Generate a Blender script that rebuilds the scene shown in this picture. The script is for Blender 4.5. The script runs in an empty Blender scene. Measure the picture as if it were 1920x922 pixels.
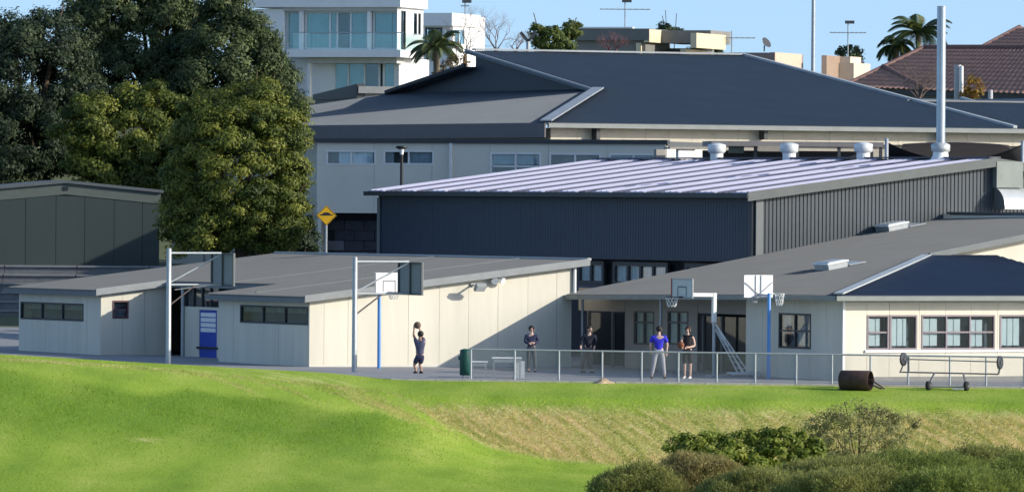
import bpy, bmesh, math, random
import numpy as np
from mathutils import Vector, Matrix
random.seed(7)
rng = np.random.default_rng(7)
SC = bpy.context.scene
COL = SC.collection

# ------------------------------------------------------------------ camera
FPX, D0, EYE = 14000.0, 250.0, 6.05
PITCH = math.atan(87 / FPX)
ROLL = math.radians(0.40)
CAMP = Vector((0, -D0, EYE))
CR = Matrix.Rotation(math.pi / 2 - PITCH, 3, 'X') @ Matrix.Rotation(ROLL, 3, 'Z')
cd = bpy.data.cameras.new('camera')
cd.sensor_width = 36.0
cd.lens = 36.0 * FPX / 1920
cd.clip_start = 1.0
cd.clip_end = 6000
cam = bpy.data.objects.new('camera', cd)
COL.objects.link(cam)
cam.matrix_world = Matrix.Translation(CAMP) @ CR.to_4x4()
SC.camera = cam

# ------------------------------------------------------------------ world, sun, exposure
SUN_EL = math.radians(20.6)
SH = Vector((0.974, -0.225))                        # horizontal direction towards the sun
SH.normalize()
SDIR = Vector((SH.x * math.cos(SUN_EL), SH.y * math.cos(SUN_EL), math.sin(SUN_EL)))
wd = bpy.data.worlds.new('World')
SC.world = wd
wd.use_nodes = True
nt = wd.node_tree
sky = nt.nodes.new('ShaderNodeTexSky')
sky.sky_type = 'NISHITA'
sky.sun_disc = False
sky.sun_elevation = SUN_EL
sky.sun_rotation = math.atan2(SH.x, SH.y)
sky.air_density = 1.0
sky.dust_density = 1.3
sky.ozone_density = 2.2
bg = nt.nodes['Background']
bg.inputs['Strength'].default_value = 0.15
tc = nt.nodes.new('ShaderNodeTexCoord'); vm = nt.nodes.new('ShaderNodeVectorMath'); vm.operation = 'ADD'
vm.inputs[1].default_value = (0, 0, .16)            # clear winter air: the blue reaches down to the skyline
nt.links.new(tc.outputs['Generated'], vm.inputs[0]); nt.links.new(vm.outputs[0], sky.inputs['Vector'])
nt.links.new(sky.outputs[0], bg.inputs['Color'])
sl = bpy.data.lights.new('sun', 'SUN')
sl.energy = 3.0
sl.angle = math.radians(0.55)
sl.color = (1.0, 0.93, 0.80)
so = bpy.data.objects.new('sun', sl)
COL.objects.link(so)
so.location = (60, -60, 80)
so.rotation_euler = SDIR.to_track_quat('Z', 'Y').to_euler()
SC.view_settings.view_transform = 'Standard'
SC.view_settings.look = 'None'
SC.view_settings.gamma = 1.0
SC.view_settings.use_curve_mapping = False
SC.view_settings.exposure = 0.75

# ------------------------------------------------------------------ pixel <-> world
def ray(px, py):
    r = CR @ Vector((px - 960, 461 - py, -FPX))
    return r / r.y
def pt(px, py, d):
    return CAMP + ray(px, py) * d
def plan(px, d, py=600):
    p = pt(px, py, d)
    return Vector((p.x, p.y))
def lerp(a, b, f): return a + (b - a) * f
def sstep(a, b, x):
    f = np.clip((x - a) / (b - a), 0, 1)
    return f * f * (3 - 2 * f)

# ------------------------------------------------------------------ materials
MATS = {}
def M(name, col, rough=.6, var=.12, scale=2.0, bump=0.0, metal=0.0, spec=.4, bscale=None, stretch=None, coat=0):
    if name in MATS: return MATS[name]
    m = bpy.data.materials.new(name); m.use_nodes = True
    t = m.node_tree; b = t.nodes['Principled BSDF']
    b.inputs['Roughness'].default_value = rough
    b.inputs['Metallic'].default_value = metal
    b.inputs['Specular IOR Level'].default_value = spec
    if coat: b.inputs['Coat Weight'].default_value = coat
    g = t.nodes.new('ShaderNodeNewGeometry')
    mp = t.nodes.new('ShaderNodeMapping')
    t.links.new(g.outputs['Position'], mp.inputs['Vector'])
    mp.inputs['Scale'].default_value = stretch or (1, 1, 1)
    n = t.nodes.new('ShaderNodeTexNoise')
    n.inputs['Scale'].default_value = scale; n.inputs['Detail'].default_value = 6
    n.inputs['Roughness'].default_value = .65
    t.links.new(mp.outputs[0], n.inputs['Vector'])
    r = t.nodes.new('ShaderNodeMapRange')
    r.inputs['From Min'].default_value = .3; r.inputs['From Max'].default_value = .7
    r.inputs['To Min'].default_value = 1 - var; r.inputs['To Max'].default_value = 1 + var
    t.links.new(n.outputs['Fac'], r.inputs['Value'])
    mx = t.nodes.new('ShaderNodeVectorMath'); mx.operation = 'SCALE'
    mx.inputs[0].default_value = col[:3]
    t.links.new(r.outputs[0], mx.inputs['Scale'])
    t.links.new(mx.outputs[0], b.inputs['Base Color'])
    if bump:
        n2 = t.nodes.new('ShaderNodeTexNoise'); n2.inputs['Scale'].default_value = bscale or scale * 6
        n2.inputs['Detail'].default_value = 4
        t.links.new(g.outputs['Position'], n2.inputs['Vector'])
        bp = t.nodes.new('ShaderNodeBump'); bp.inputs['Strength'].default_value = bump
        bp.inputs['Distance'].default_value = .03
        t.links.new(n2.outputs['Fac'], bp.inputs['Height'])
        t.links.new(bp.outputs[0], b.inputs['Normal'])
    MATS[name] = m
    return m
def glass(name, tint=(.75, .85, .9), refl=.25, rough=.04):
    if name in MATS: return MATS[name]
    m = bpy.data.materials.new(name); m.use_nodes = True
    t = m.node_tree; t.nodes.remove(t.nodes['Principled BSDF'])
    out = t.nodes['Material Output']
    tr = t.nodes.new('ShaderNodeBsdfTransparent'); tr.inputs[0].default_value = (*tint, 1)
    gl = t.nodes.new('ShaderNodeBsdfGlossy'); gl.inputs['Roughness'].default_value = rough
    gl.inputs[0].default_value = (.9, .95, 1, 1)
    fr = t.nodes.new('ShaderNodeLayerWeight'); fr.inputs['Blend'].default_value = .5
    pw = t.nodes.new('ShaderNodeMath'); pw.operation = 'POWER'; pw.inputs[1].default_value = 3.0
    t.links.new(fr.outputs['Facing'], pw.inputs[0])
    ml = t.nodes.new('ShaderNodeMath'); ml.operation = 'MULTIPLY_ADD'; ml.inputs[1].default_value = .55; ml.inputs[2].default_value = refl * .25
    t.links.new(pw.outputs[0], ml.inputs[0])
    mx = t.nodes.new('ShaderNodeMixShader')
    t.links.new(ml.outputs[0], mx.inputs[0])
    t.links.new(tr.outputs[0], mx.inputs[1]); t.links.new(gl.outputs[0], mx.inputs[2])
    t.links.new(mx.outputs[0], out.inputs['Surface'])
    MATS[name] = m
    return m
def leafmat(name, c0, c1, c2, trans=.35, rough=.55):
    if name in MATS: return MATS[name]
    m = bpy.data.materials.new(name); m.use_nodes = True
    t = m.node_tree; b = t.nodes['Principled BSDF']; out = t.nodes['Material Output']
    at = t.nodes.new('ShaderNodeAttribute'); at.attribute_name = 'shade'
    cr = t.nodes.new('ShaderNodeValToRGB')
    e = cr.color_ramp.elements
    e[0].position = 0; e[0].color = (*c0, 1); e[1].position = 1; e[1].color = (*c2, 1)
    k = cr.color_ramp.elements.new(.5); k.color = (*c1, 1)
    t.links.new(at.outputs['Fac'], cr.inputs['Fac'])
    t.links.new(cr.outputs[0], b.inputs['Base Color'])
    b.inputs['Roughness'].default_value = rough; b.inputs['Specular IOR Level'].default_value = .3
    tl = t.nodes.new('ShaderNodeBsdfTranslucent')
    t.links.new(cr.outputs[0], tl.inputs['Color'])
    mx = t.nodes.new('ShaderNodeMixShader'); mx.inputs[0].default_value = trans
    t.links.new(b.outputs[0], mx.inputs[1]); t.links.new(tl.outputs[0], mx.inputs[2])
    t.links.new(mx.outputs[0], out.inputs['Surface'])
    MATS[name] = m
    return m

cream = M('cream_paint', (.66, .62, .515), .65, .085, 1.1, bump=.05, stretch=(1, 1, .12))
creamdark = M('cream_core', (.22, .2, .17), .8, .05)
roofgrey = M('roof_sheet_grey', (.092, .098, .102), .5, .10, .9)
roofcharcoal = M('roof_sheet_charcoal', (.085, .105, .128), .5, .10, .5)
roofgrey_shaded = M('roof_sheet_grey_shaded', (.042, .064, .108), .5, .10, .6)  # same sheeting as the grey slope; its shade is put into the colour
flash = M('flashing', (.42, .45, .46), .45, .08)
fascia = M('fascia_grey', (.15, .165, .17), .55, .08)
fasciadark = M('fascia_dark', (.05, .055, .06), .55, .08)
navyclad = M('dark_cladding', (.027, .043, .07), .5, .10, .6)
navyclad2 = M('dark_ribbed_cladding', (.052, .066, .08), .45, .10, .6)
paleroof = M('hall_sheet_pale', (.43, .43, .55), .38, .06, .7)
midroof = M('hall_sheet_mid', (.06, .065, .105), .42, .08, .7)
galv = M('galvanised_steel', (.38, .41, .43), .42, .12, 6, metal=.35)
whitem = M('white_metal', (.80, .81, .80), .4, .06, 4)
whitep = M('white_render', (.80, .80, .80), .7, .05, 1.0)
darkgl = M('dark_room', (.018, .022, .028), .8, .3)
roomgl = M('room_sky_tone', (.10, .125, .145), .8, .25, 1.5)  # blue-grey paints in the sky reflection seen in the panes
blackm = M('black_steel', (.02, .022, .026), .5, .2)
frame_dk = M('window_frame_dark', (.045, .05, .055), .5, .1)
frame_pl = M('window_frame_mauve', (.24, .20, .22), .5, .1)
frame_wh = M('window_frame_white', (.72, .73, .72), .5, .05)
blindm = M('blind_pale', (.60, .62, .60), .8, .06, 2)
blindg = M('blind_greygreen', (.42, .42, .37), .8, .06, 2)
bluep = M('blue_post_paint', (.09, .27, .62), .4, .08)
bluedoor = M('blue_door_paint', (.018, .06, .42), .45, .08)
asphalt = M('asphalt', (.27, .27, .275), .9, .16, 1.2, bump=.2, bscale=30)
concrete = M('concrete_grey', (.17, .175, .18), .85, .22, 1.5, bump=.15, stretch=(1, 1, 2))
shedm = M('shed_green_sheet', (.036, .052, .05), .6, .10, .8, stretch=(1, 1, .2))
shedroof = M('shed_trim_grey', (.10, .115, .12), .55, .08)
bark = M('bark', (.09, .065, .045), .9, .25, 6, bump=.4)
skin = M('skin', (.42, .25, .18), .6, .05)
skin2 = M('skin_pale', (.58, .38, .30), .6, .05)
rust = M('rusty_steel', (.060, .034, .028), .75, .35, 5, bump=.3)
win_gl = glass('window_glass', (.88, .93, .95), .22)
win_teal = glass('teal_glass', (.72, .88, .89), .30)
bal_gl = glass('balustrade_glass', (.90, .97, .96), .22)

# ------------------------------------------------------------------ mesh helpers
ORG = {}
class MB:
    def __init__(s): s.v = []; s.f = []
    def poly(s, pts):
        i = len(s.v); s.v += [tuple(p) for p in pts]; s.f.append(tuple(range(i, i + len(pts)))); return s
    def hexa(s, p):                                 # p: 4 bottom (ccw), 4 top
        i = len(s.v); s.v += [tuple(q) for q in p]
        for f in ((3, 2, 1, 0), (4, 5, 6, 7), (0, 1, 5, 4), (1, 2, 6, 5), (2, 3, 7, 6), (3, 0, 4, 7)):
            s.f.append(tuple(i + k for k in f))
        return s
    def prism(s, pts, vec):
        vec = Vector(vec); n = len(pts); i = len(s.v)
        s.v += [tuple(Vector(p)) for p in pts] + [tuple(Vector(p) + vec) for p in pts]
        s.f.append(tuple(range(i + n - 1, i - 1, -1))); s.f.append(tuple(range(i + n, i + 2 * n)))
        for k in range(n):
            j = (k + 1) % n
            s.f.append((i + k, i + j, i + n + j, i + n + k))
        return s
    def box(s, c, sz, ux=(1, 0, 0), uy=(0, 1, 0), uz=(0, 0, 1)):
        c = Vector(c); ux = Vector(ux) * sz[0] / 2; uy = Vector(uy) * sz[1] / 2; uz = Vector(uz) * sz[2] / 2
        return s.hexa([c - ux - uy - uz, c + ux - uy - uz, c + ux + uy - uz, c - ux + uy - uz,
                       c - ux - uy + uz, c + ux - uy + uz, c + ux + uy + uz, c - ux + uy + uz])
    def bar(s, p, q, w, h=None):
        p = Vector(p); q = Vector(q); d = (q - p); L = d.length; d.normalize()
        up = Vector((0, 0, 1)) if abs(d.z) < .95 else Vector((0, 1, 0))
        sd = d.cross(up).normalized(); up = sd.cross(d)
        return s.box((p + q) / 2, (L, w, h or w), d, sd, up)
    def tube(s, p, q, r, r2=None, n=8, caps=True):
        return s.path([p, q], [r, r if r2 is None else r2], n, caps)
    def path(s, pts, rs, n=8, caps=True):
        pts = [Vector(p) for p in pts]
        if not hasattr(rs, '__len__'): rs = [rs] * len(pts)
        i0 = len(s.v); ref = None
        for k, p in enumerate(pts):
            d = (pts[min(k + 1, len(pts) - 1)] - pts[max(k - 1, 0)]).normalized()
            if ref is None: ref = Vector((1, 0, 0)) if abs(d.x) < .8 else Vector((0, 1, 0))
            x = (ref - d * ref.dot(d)).normalized(); y = d.cross(x); ref = x
            for j in range(n):
                a = 2 * math.pi * j / n
                s.v.append(tuple(p + (x * math.cos(a) + y * math.sin(a)) * rs[k]))
        for k in range(len(pts) - 1):
            for j in range(n):
                a = i0 + k * n + j; b = i0 + k * n + (j + 1) % n
                s.f.append((a, b, b + n, a + n))
        if caps:
            e = i0 + (len(pts) - 1) * n
            for st, rv in ((i0, True), (e, False)):
                k0 = len(s.v); s.v += [s.v[st + j] for j in range(n)]
                s.f.append(tuple(k0 + j for j in (range(n - 1, -1, -1) if rv else range(n))))
        return s
    def ball(s, c, r, n=12, m=8, sc=(1, 1, 1)):
        c = Vector(c); i0 = len(s.v)
        for k in range(m + 1):
            th = math.pi * k / m
            for j in range(n):
                a = 2 * math.pi * j / n
                s.v.append((c.x + r * sc[0] * math.sin(th) * math.cos(a), c.y + r * sc[1] * math.sin(th) * math.sin(a), c.z + r * sc[2] * math.cos(th)))
        for k in range(m):
            for j in range(n):
                a = i0 + k * n + j; b = i0 + k * n + (j + 1) % n
                s.f.append((a, a + n, b + n, b))
        return s
    def ring(s, c, R, r, ax=(0, 0, 1), n=20, m=6):
        c = Vector(c); ax = Vector(ax).normalized()
        x = ax.orthogonal().normalized(); y = ax.cross(x); i0 = len(s.v)
        for k in range(n):
            a = 2 * math.pi * k / n; d = x * math.cos(a) + y * math.sin(a)
            for j in range(m):
                b = 2 * math.pi * j / m
                s.v.append(tuple(c + d * (R + r * math.cos(b)) + ax * r * math.sin(b)))
        for k in range(n):
            for j in range(m):
                s.f.append((i0 + k * m + j, i0 + ((k + 1) % n) * m + j, i0 + ((k + 1) % n) * m + (j + 1) % m, i0 + k * m + (j + 1) % m))
        return s
    def build(s, name, mat, parent=None, smooth=False, loc=None, bevel=0):
        me = bpy.data.meshes.new(name)
        o = bpy.data.objects.new(name, me); COL.objects.link(o)
        if parent is not None:
            org = ORG[parent]; o.parent = parent
        else:
            org = Vector(loc) if loc is not None else Vector((0, 0, 0)); o.location = org
        ORG[o] = org
        me.from_pydata([(p[0] - org.x, p[1] - org.y, p[2] - org.z) for p in s.v], [], s.f)
        me.materials.append(mat)
        bm = bmesh.new(); bm.from_mesh(me)
        bmesh.ops.recalc_face_normals(bm, faces=bm.faces); bm.to_mesh(me); bm.free()
        if smooth:
            for p in me.polygons: p.use_smooth = True
        if bevel:
            md = o.modifiers.new('bevel', 'BEVEL'); md.width = bevel; md.segments = 2; md.limit_method = 'ANGLE'
        return o
def tag(o, label, cat=None, group=None, kind=None):
    if label: o['label'] = label
    if cat: o['category'] = cat
    if group: o['group'] = group
    if kind: o['kind'] = kind
    return o
def thing(name, label, cat, loc, group=None):
    o = bpy.data.objects.new(name, None); COL.objects.link(o); o.empty_display_size = .2
    o.location = loc; ORG[o] = Vector(loc)
    return tag(o, label, cat, group)
def fast_mesh(name, V, F, mat, parent=None, loc=None, shade=None, attrs=None, smooth=False):
    V = np.asarray(V, np.float32); F = np.asarray(F, np.int32)
    org = ORG[parent] if parent is not None else (Vector(loc) if loc is not None else Vector((0, 0, 0)))
    V = V - np.array(org, np.float32)
    me = bpy.data.meshes.new(name); k = F.shape[1]
    me.vertices.add(len(V)); me.vertices.foreach_set('co', V.ravel())
    me.loops.add(F.size); me.loops.foreach_set('vertex_index', F.ravel())
    me.polygons.add(len(F)); me.polygons.foreach_set('loop_start', np.arange(0, F.size, k, dtype=np.int32))
    me.update(calc_edges=True); me.validate()
    at = dict(attrs or {})
    if shade is not None: at['shade'] = shade
    for n, a in at.items():
        x = me.attributes.new(n, 'FLOAT', 'POINT'); x.data.foreach_set('value', np.asarray(a, np.float32))
    me.materials.append(mat)
    if smooth: me.polygons.foreach_set('use_smooth', np.ones(len(F), bool))
    o = bpy.data.objects.new(name, me); COL.objects.link(o)
    if parent is not None: o.parent = parent
    else: o.location = org
    ORG[o] = org
    return o
def copy_tree(o, delta, parent=None):
    c = o.copy(); COL.objects.link(c); c.parent = parent
    if parent is None: c.location = o.location + Vector(delta)
    for ch in [x for x in bpy.data.objects if x.parent == o]: copy_tree(ch, delta, c)
    return c

class W:                                            # a vertical wall plane; u runs to the right as seen from outside
    def __init__(s, p0, u):
        s.p = Vector(p0); s.u = Vector(u).normalized(); s.n = Vector((s.u.y, -s.u.x))
    def U(s, px, py=550):
        r = ray(px, py); c = CAMP
        dx, dy = s.p.x - c.x, s.p.y - c.y
        return (r.x * dy - r.y * dx) / (r.y * s.u.x - r.x * s.u.y)
    def D(s, px): return s.p.y + s.u.y * s.U(px) + D0
    def Z(s, px, py):
        t = s.U(px, py); return pt(px, py, s.p.y + s.u.y * t + D0).z
    def P(s, t, z, o=0):
        q = s.p + s.u * t + s.n * o; return Vector((q.x, q.y, z))
    def off(s, o): return W(s.p + s.n * o, s.u)
    def box(s, mb, t0, t1, z0, z1, o0, o1, z1b=None):
        zb = z1 if z1b is None else z1b
        return mb.hexa([s.P(t0, z0, o1), s.P(t1, z0, o1), s.P(t1, z0, o0), s.P(t0, z0, o0),
                        s.P(t0, z1, o1), s.P(t1, zb, o1), s.P(t1, zb, o0), s.P(t0, z1, o0)])
def colpieces(mb, w, t0, t1, z0, ztop, holes, o0, o1):
    cuts = sorted({t0, t1} | {h[k] for h in holes for k in (0, 1) if t0 < h[k] < t1})
    for a, b in zip(cuts, cuts[1:]):
        mid = (a + b) / 2
        hs = sorted([(h[2], h[3]) for h in holes if h[0] < mid < h[1]])
        z = z0
        for lo, hi in hs:
            if lo > z + .005: w.box(mb, a, b, z, lo, o0, o1)
            z = max(z, hi)
        if min(ztop(a), ztop(b)) > z + .005: w.box(mb, a, b, z, ztop(a), o0, o1, ztop(b))
def panels(parent, w, edges, z0, ztop, holes=(), mat=None, core=None, gap=.012, name='wall_panel', thick=.14):
    zt = ztop if callable(ztop) else (lambda t: ztop)
    if core is not None:
        mb = MB(); colpieces(mb, w, edges[0] + .05, edges[-1] - .05, z0, lambda t: zt(t) - .01, holes, -thick, -.03); mb.build('wall_core', core, parent)
    for a, b in zip(edges, edges[1:]):
        o1 = random.uniform(-.003, .003); cov = [h for h in holes if h[0] <= a + gap and h[1] >= b - gap]
        if cov:                                     # a window fills the whole panel: one piece below, one above
            h = cov[0]
            mb = MB(); colpieces(mb, w, a + gap / 2, b - gap / 2, z0, lambda t: h[2], (), -.028, o1); mb.build(name, mat, parent)
            mb = MB(); colpieces(mb, w, a + gap / 2, b - gap / 2, h[3], zt, (), -.028, o1); mb.build(name, mat, parent); continue
        mb = MB(); colpieces(mb, w, a + gap / 2, b - gap / 2, z0, zt, holes, -.028, o1); mb.build(name, mat, parent)
def rng_edges(a, b, step):
    n = max(1, round((b - a) / step)); return [a + (b - a) * k / n for k in range(n + 1)]
def window(parent, w, t0, t1, z0, z1, cols=1, rows=1, fm=None, gm=None, fw=.05, blind=None, bm_=None, rowsplit=None, out=.02, back=.45, cf=None):
    mb = MB()
    w.box(mb, t0, t1, z0, z0 + fw, -.08, out); w.box(mb, t0, t1, z1 - fw, z1, -.08, out)
    w.box(mb, t0, t0 + fw, z0 + fw, z1 - fw, -.08, out); w.box(mb, t1 - fw, t1, z0 + fw, z1 - fw, -.08, out)
    cf = cf or [k / cols for k in range(cols + 1)]; cols = len(cf) - 1
    ct = [t0 + fw + (t1 - t0 - 2 * fw) * f for f in cf]
    rz = rowsplit or [k / rows for k in range(rows + 1)]
    zz = [z0 + fw + (z1 - z0 - 2 * fw) * f for f in rz]
    h = fw * .45
    for c in ct[1:-1]: w.box(mb, c - h, c + h, z0 + fw, z1 - fw, -.075, out - .006)
    for z in zz[1:-1]:
        for a, b in zip(ct, ct[1:]): w.box(mb, a + h, b - h, z - h, z + h, -.07, out - .01)
    fr = mb.build('window', fm or frame_dk, parent)
    for a, b in zip(ct, ct[1:]):
        for c, e in zip(zz, zz[1:]):
            m2 = MB(); w.box(m2, a + h * .5, b - h * .5, c + h * .5, e - h * .5, -.045, -.035); m2.build('pane', gm or win_gl, fr)
    m3 = MB(); w.box(m3, t0 + .02, t1 - .02, z0 + .02, z1 - .02, -back - .05, -back); m3.build('room_back', roomgl, fr)
    if blind is not None:
        for k, (a, b) in enumerate(zip(ct, ct[1:])):
            bl = blind[k % len(blind)] if isinstance(blind, list) else blind
            if not bl: continue
            fx0, fx1, fz0, fz1 = bl
            m4 = MB()
            A = lerp(a, b, fx0); B = lerp(a, b, fx1); n = max(3, int((B - A) / .12))
            for q in range(n):                      # gently folded curtain / blind
                w.box(m4, A + (B - A) * q / n, A + (B - A) * (q + 1) / n, lerp(z0, z1, fz0) + fw, lerp(z0, z1, fz1) - fw * .5, -.13 - .02 * (q % 2), -.11 - .02 * (q % 2))
            m4.build('curtain', bm_ or blindm, fr)
    return fr
def clip_iv(poly, c, ax):
    xs = []
    n = len(poly)
    for k in range(n):
        p, q = poly[k], poly[(k + 1) % n]
        if (p[ax] - c) * (q[ax] - c) < 0:
            f = (c - p[ax]) / (q[ax] - p[ax]); xs.append(p[1 - ax] + (q[1 - ax] - p[1 - ax]) * f)
    return (min(xs), max(xs)) if len(xs) >= 2 else None
def sheet(name, mat, parent, f, poly, run, spacing=.3, h=.06, thick=.08, bw=.045, tw=.022, phase=0, ribs=True):
    """A ribbed roof sheet: polygon in plan coordinates (t, s), ribs running along coordinate `run`."""
    mb = MB()
    mb.prism([f(*p) for p in poly], (0, 0, -thick))
    ax = 1 - run
    lo = min(p[ax] for p in poly); hi = max(p[ax] for p in poly)
    if ribs:
        c = lo + spacing * .5 + phase
        while c < hi:
            iv = clip_iv(poly, c, ax)
            if iv and iv[1] - iv[0] > .1:
                def Q(cc, r, dz):
                    p = f(*((cc, r) if ax == 0 else (r, cc))); return Vector((p.x, p.y, p.z + dz))
                a, b = iv[0] + .01, iv[1] - .01
                mb.hexa([Q(c - bw, a, -.01), Q(c + bw, a, -.01), Q(c + bw, b, -.01), Q(c - bw, b, -.01),
                         Q(c - tw, a, h), Q(c + tw, a, h), Q(c + tw, b, h), Q(c - tw, b, h)])
            c += spacing
    return mb.build(name, mat, parent)

# ------------------------------------------------------------------ terrain
TH = math.radians(29)
A = Vector((math.cos(TH), math.sin(TH)))            # along the sunny walls, away to the right
B = Vector((-math.sin(TH), math.cos(TH)))           # along the shaded walls, away to the left
def court_z(x): return -.006 * np.clip(x, -25, 25)
def front_edge(x): return np.interp(x, [-30, -9, -6, -4.2], [262, 259.5, 256.0, 249.3])
def ground_z(x, d):
    z = court_z(x)
    z = z + np.where(x < -9, .35 * sstep(291, 318, d) + .4 * sstep(318, 325, d) + 2.1 * sstep(330, 333, d), .35 * sstep(291, 318, d) + .4 * sstep(318, 325, d))
    return z + 8.6 * sstep(376, 399, d)
def wob(x, y):
    return .5 * np.sin(x * .9 + 1.3 * np.sin(y * .37)) * np.sin(y * .71 + .8 * np.sin(x * .53)) + .5 * np.sin(x * 2.3 + y * 1.1) * np.sin(y * 1.9 - x * .7)
def terr(x, d, parts=False):
    x = np.asarray(x, float); d = np.asarray(d, float)
    sl_ = np.interp(x, [-40, -16, -9, -5.5, -4, -2.9, -1.9, -.6, 1.2, 3.5], [.20, .138, .095, .080, .071, .058, .042, .021, .007, 0])
    G = -2.45 + sl_ * (d - 215)
    cap = np.interp(x, [-40, -17, -9, -5, -3, 40], [1.35, .66, .25, .05, -.01, -.24])
    k = .25
    left = -np.logaddexp(-G / k, -cap / k) * k
    cz = court_z(x)
    Bk = np.where(d > 243, cz - .05 * (250 - np.minimum(d, 250)), cz - .35 - .40 * (243 - d))
    Bk = Bk - .12 * sstep(244.5, 240, d) * 0
    if parts: return left, Bk
    near = np.logaddexp(left / .12, Bk / .12) * .12
    near = near + .10 * np.tanh((d - 236.5) / 1.3) * sstep(-3, -7, x)
    near = near + .014 * wob(x, d) * sstep(252, 240, d)
    far = ground_z(x, d)
    fe = front_edge(x)
    f = sstep(249.0, np.maximum(fe, 249.6), d)
    return near * (1 - f) + (far - .012) * f
def gnd(px, py):                                    # pixel -> point on the court
    lo, hi = 200.0, 330.0
    for _ in range(50):
        m = (lo + hi) / 2; p = pt(px, py, m)
        if p.z > float(court_z(p.x)): lo = m
        else: hi = m
    return pt(px, py, lo)

def grid(xs, ds, zf):
    X, Dd = np.meshgrid(xs, ds)
    Z = zf(X, Dd)
    V = np.stack([X.ravel(), Dd.ravel() - D0, Z.ravel()], 1)
    nx, ny = len(xs), len(ds)
    i = (np.arange(ny - 1)[:, None] * nx + np.arange(nx - 1)[None, :]).ravel()
    return V, np.stack([i, i + 1, i + nx + 1, i + nx], 1)

gm = bpy.data.materials.new('grass_ground'); gm.use_nodes = True
t = gm.node_tree; b = t.nodes['Principled BSDF']; b.inputs['Roughness'].default_value = .9
b.inputs['Specular IOR Level'].default_value = .15
g = t.nodes.new('ShaderNodeNewGeometry')
def tnoise(scale, stretch=(1, 1, 1), rot=0, det=6):
    mp = t.nodes.new('ShaderNodeMapping'); mp.inputs['Scale'].default_value = stretch; mp.inputs['Rotation'].default_value = (0, 0, rot)
    n = t.nodes.new('ShaderNodeTexNoise'); n.inputs['Scale'].default_value = scale; n.inputs['Detail'].default_value = det
    t.links.new(g.outputs['Position'], mp.inputs[0]); t.links.new(mp.outputs[0], n.inputs['Vector']); return n
def ramp(n, stops):
    r = t.nodes.new('ShaderNodeValToRGB'); e = r.color_ramp.elements
    e[0].position, e[0].color = stops[0][0], (*stops[0][1], 1); e[1].position, e[1].color = stops[-1][0], (*stops[-1][1], 1)
    for p, c in stops[1:-1]: k = r.color_ramp.elements.new(p); k.color = (*c, 1)
    t.links.new(n.outputs['Fac'], r.inputs[0]); return r
r1 = ramp(tnoise(.45, (1, .35, 1)), [(.3, (.18, .29, .026)), (.5, (.27, .385, .042)), (.72, (.38, .45, .08))])
def streak(across, along):                           # noise drawn out down the face of the bank
    ds_ = []
    for vec in ((.874 * across, .486 * across, 0), (.486 * along, -.874 * along, 0)):
        q = t.nodes.new('ShaderNodeVectorMath'); q.operation = 'DOT_PRODUCT'; q.inputs[1].default_value = vec
        t.links.new(g.outputs['Position'], q.inputs[0]); ds_.append(q)
    cx = t.nodes.new('ShaderNodeCombineXYZ'); t.links.new(ds_[0].outputs['Value'], cx.inputs[0]); t.links.new(ds_[1].outputs['Value'], cx.inputs[1])
    n = t.nodes.new('ShaderNodeTexNoise'); n.inputs['Scale'].default_value = 1; n.inputs['Detail'].default_value = 6; n.inputs['Roughness'].default_value = .6
    t.links.new(cx.outputs[0], n.inputs['Vector']); return n
r2 = ramp(streak(4.5, .8), [(.32, (.32, .34, .09)), (.42, (.58, .54, .19)), (.52, (.74, .64, .29)), (.66, (.86, .68, .41))])
dn = streak(2.6, .5)
at = t.nodes.new('ShaderNodeAttribute'); at.attribute_name = 'dry'
ad = t.nodes.new('ShaderNodeMath'); ad.operation = 'MULTIPLY_ADD'
t.links.new(dn.outputs['Fac'], ad.inputs[0]); ad.inputs[1].default_value = 1.9
sb = t.nodes.new('ShaderNodeMath'); sb.operation = 'SUBTRACT'; sb.inputs[1].default_value = .95
t.links.new(at.outputs['Fac'], sb.inputs[0]); t.links.new(sb.outputs[0], ad.inputs[2]); ad.use_clamp = True
gt = t.nodes.new('ShaderNodeMath'); gt.operation = 'MULTIPLY'; gt.inputs[1].default_value = 3.5; gt.use_clamp = True
t.links.new(at.outputs['Fac'], gt.inputs[0])
gm2 = t.nodes.new('ShaderNodeMath'); gm2.operation = 'MULTIPLY'; t.links.new(ad.outputs[0], gm2.inputs[0]); t.links.new(gt.outputs[0], gm2.inputs[1])
mx = t.nodes.new('ShaderNodeMixRGB'); t.links.new(gm2.outputs[0], mx.inputs[0]); lu = t.nodes.new('ShaderNodeAttribute'); lu.attribute_name = 'lush'
mg = t.nodes.new('ShaderNodeMixRGB'); t.links.new(lu.outputs['Fac'], mg.inputs[0]); t.links.new(r1.outputs[0], mg.inputs[1]); mg.inputs[2].default_value = (.13, .235, .022, 1)
t.links.new(mg.outputs[0], mx.inputs[1]); t.links.new(r2.outputs[0], mx.inputs[2])
t.links.new(mx.outputs[0], b.inputs['Base Color'])
bp = t.nodes.new('ShaderNodeBump'); bp.inputs['Strength'].default_value = .6; bp.inputs['Distance'].default_value = .06
t.links.new(tnoise(9).outputs['Fac'], bp.inputs['Height']); t.links.new(bp.outputs[0], b.inputs['Normal'])

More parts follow.
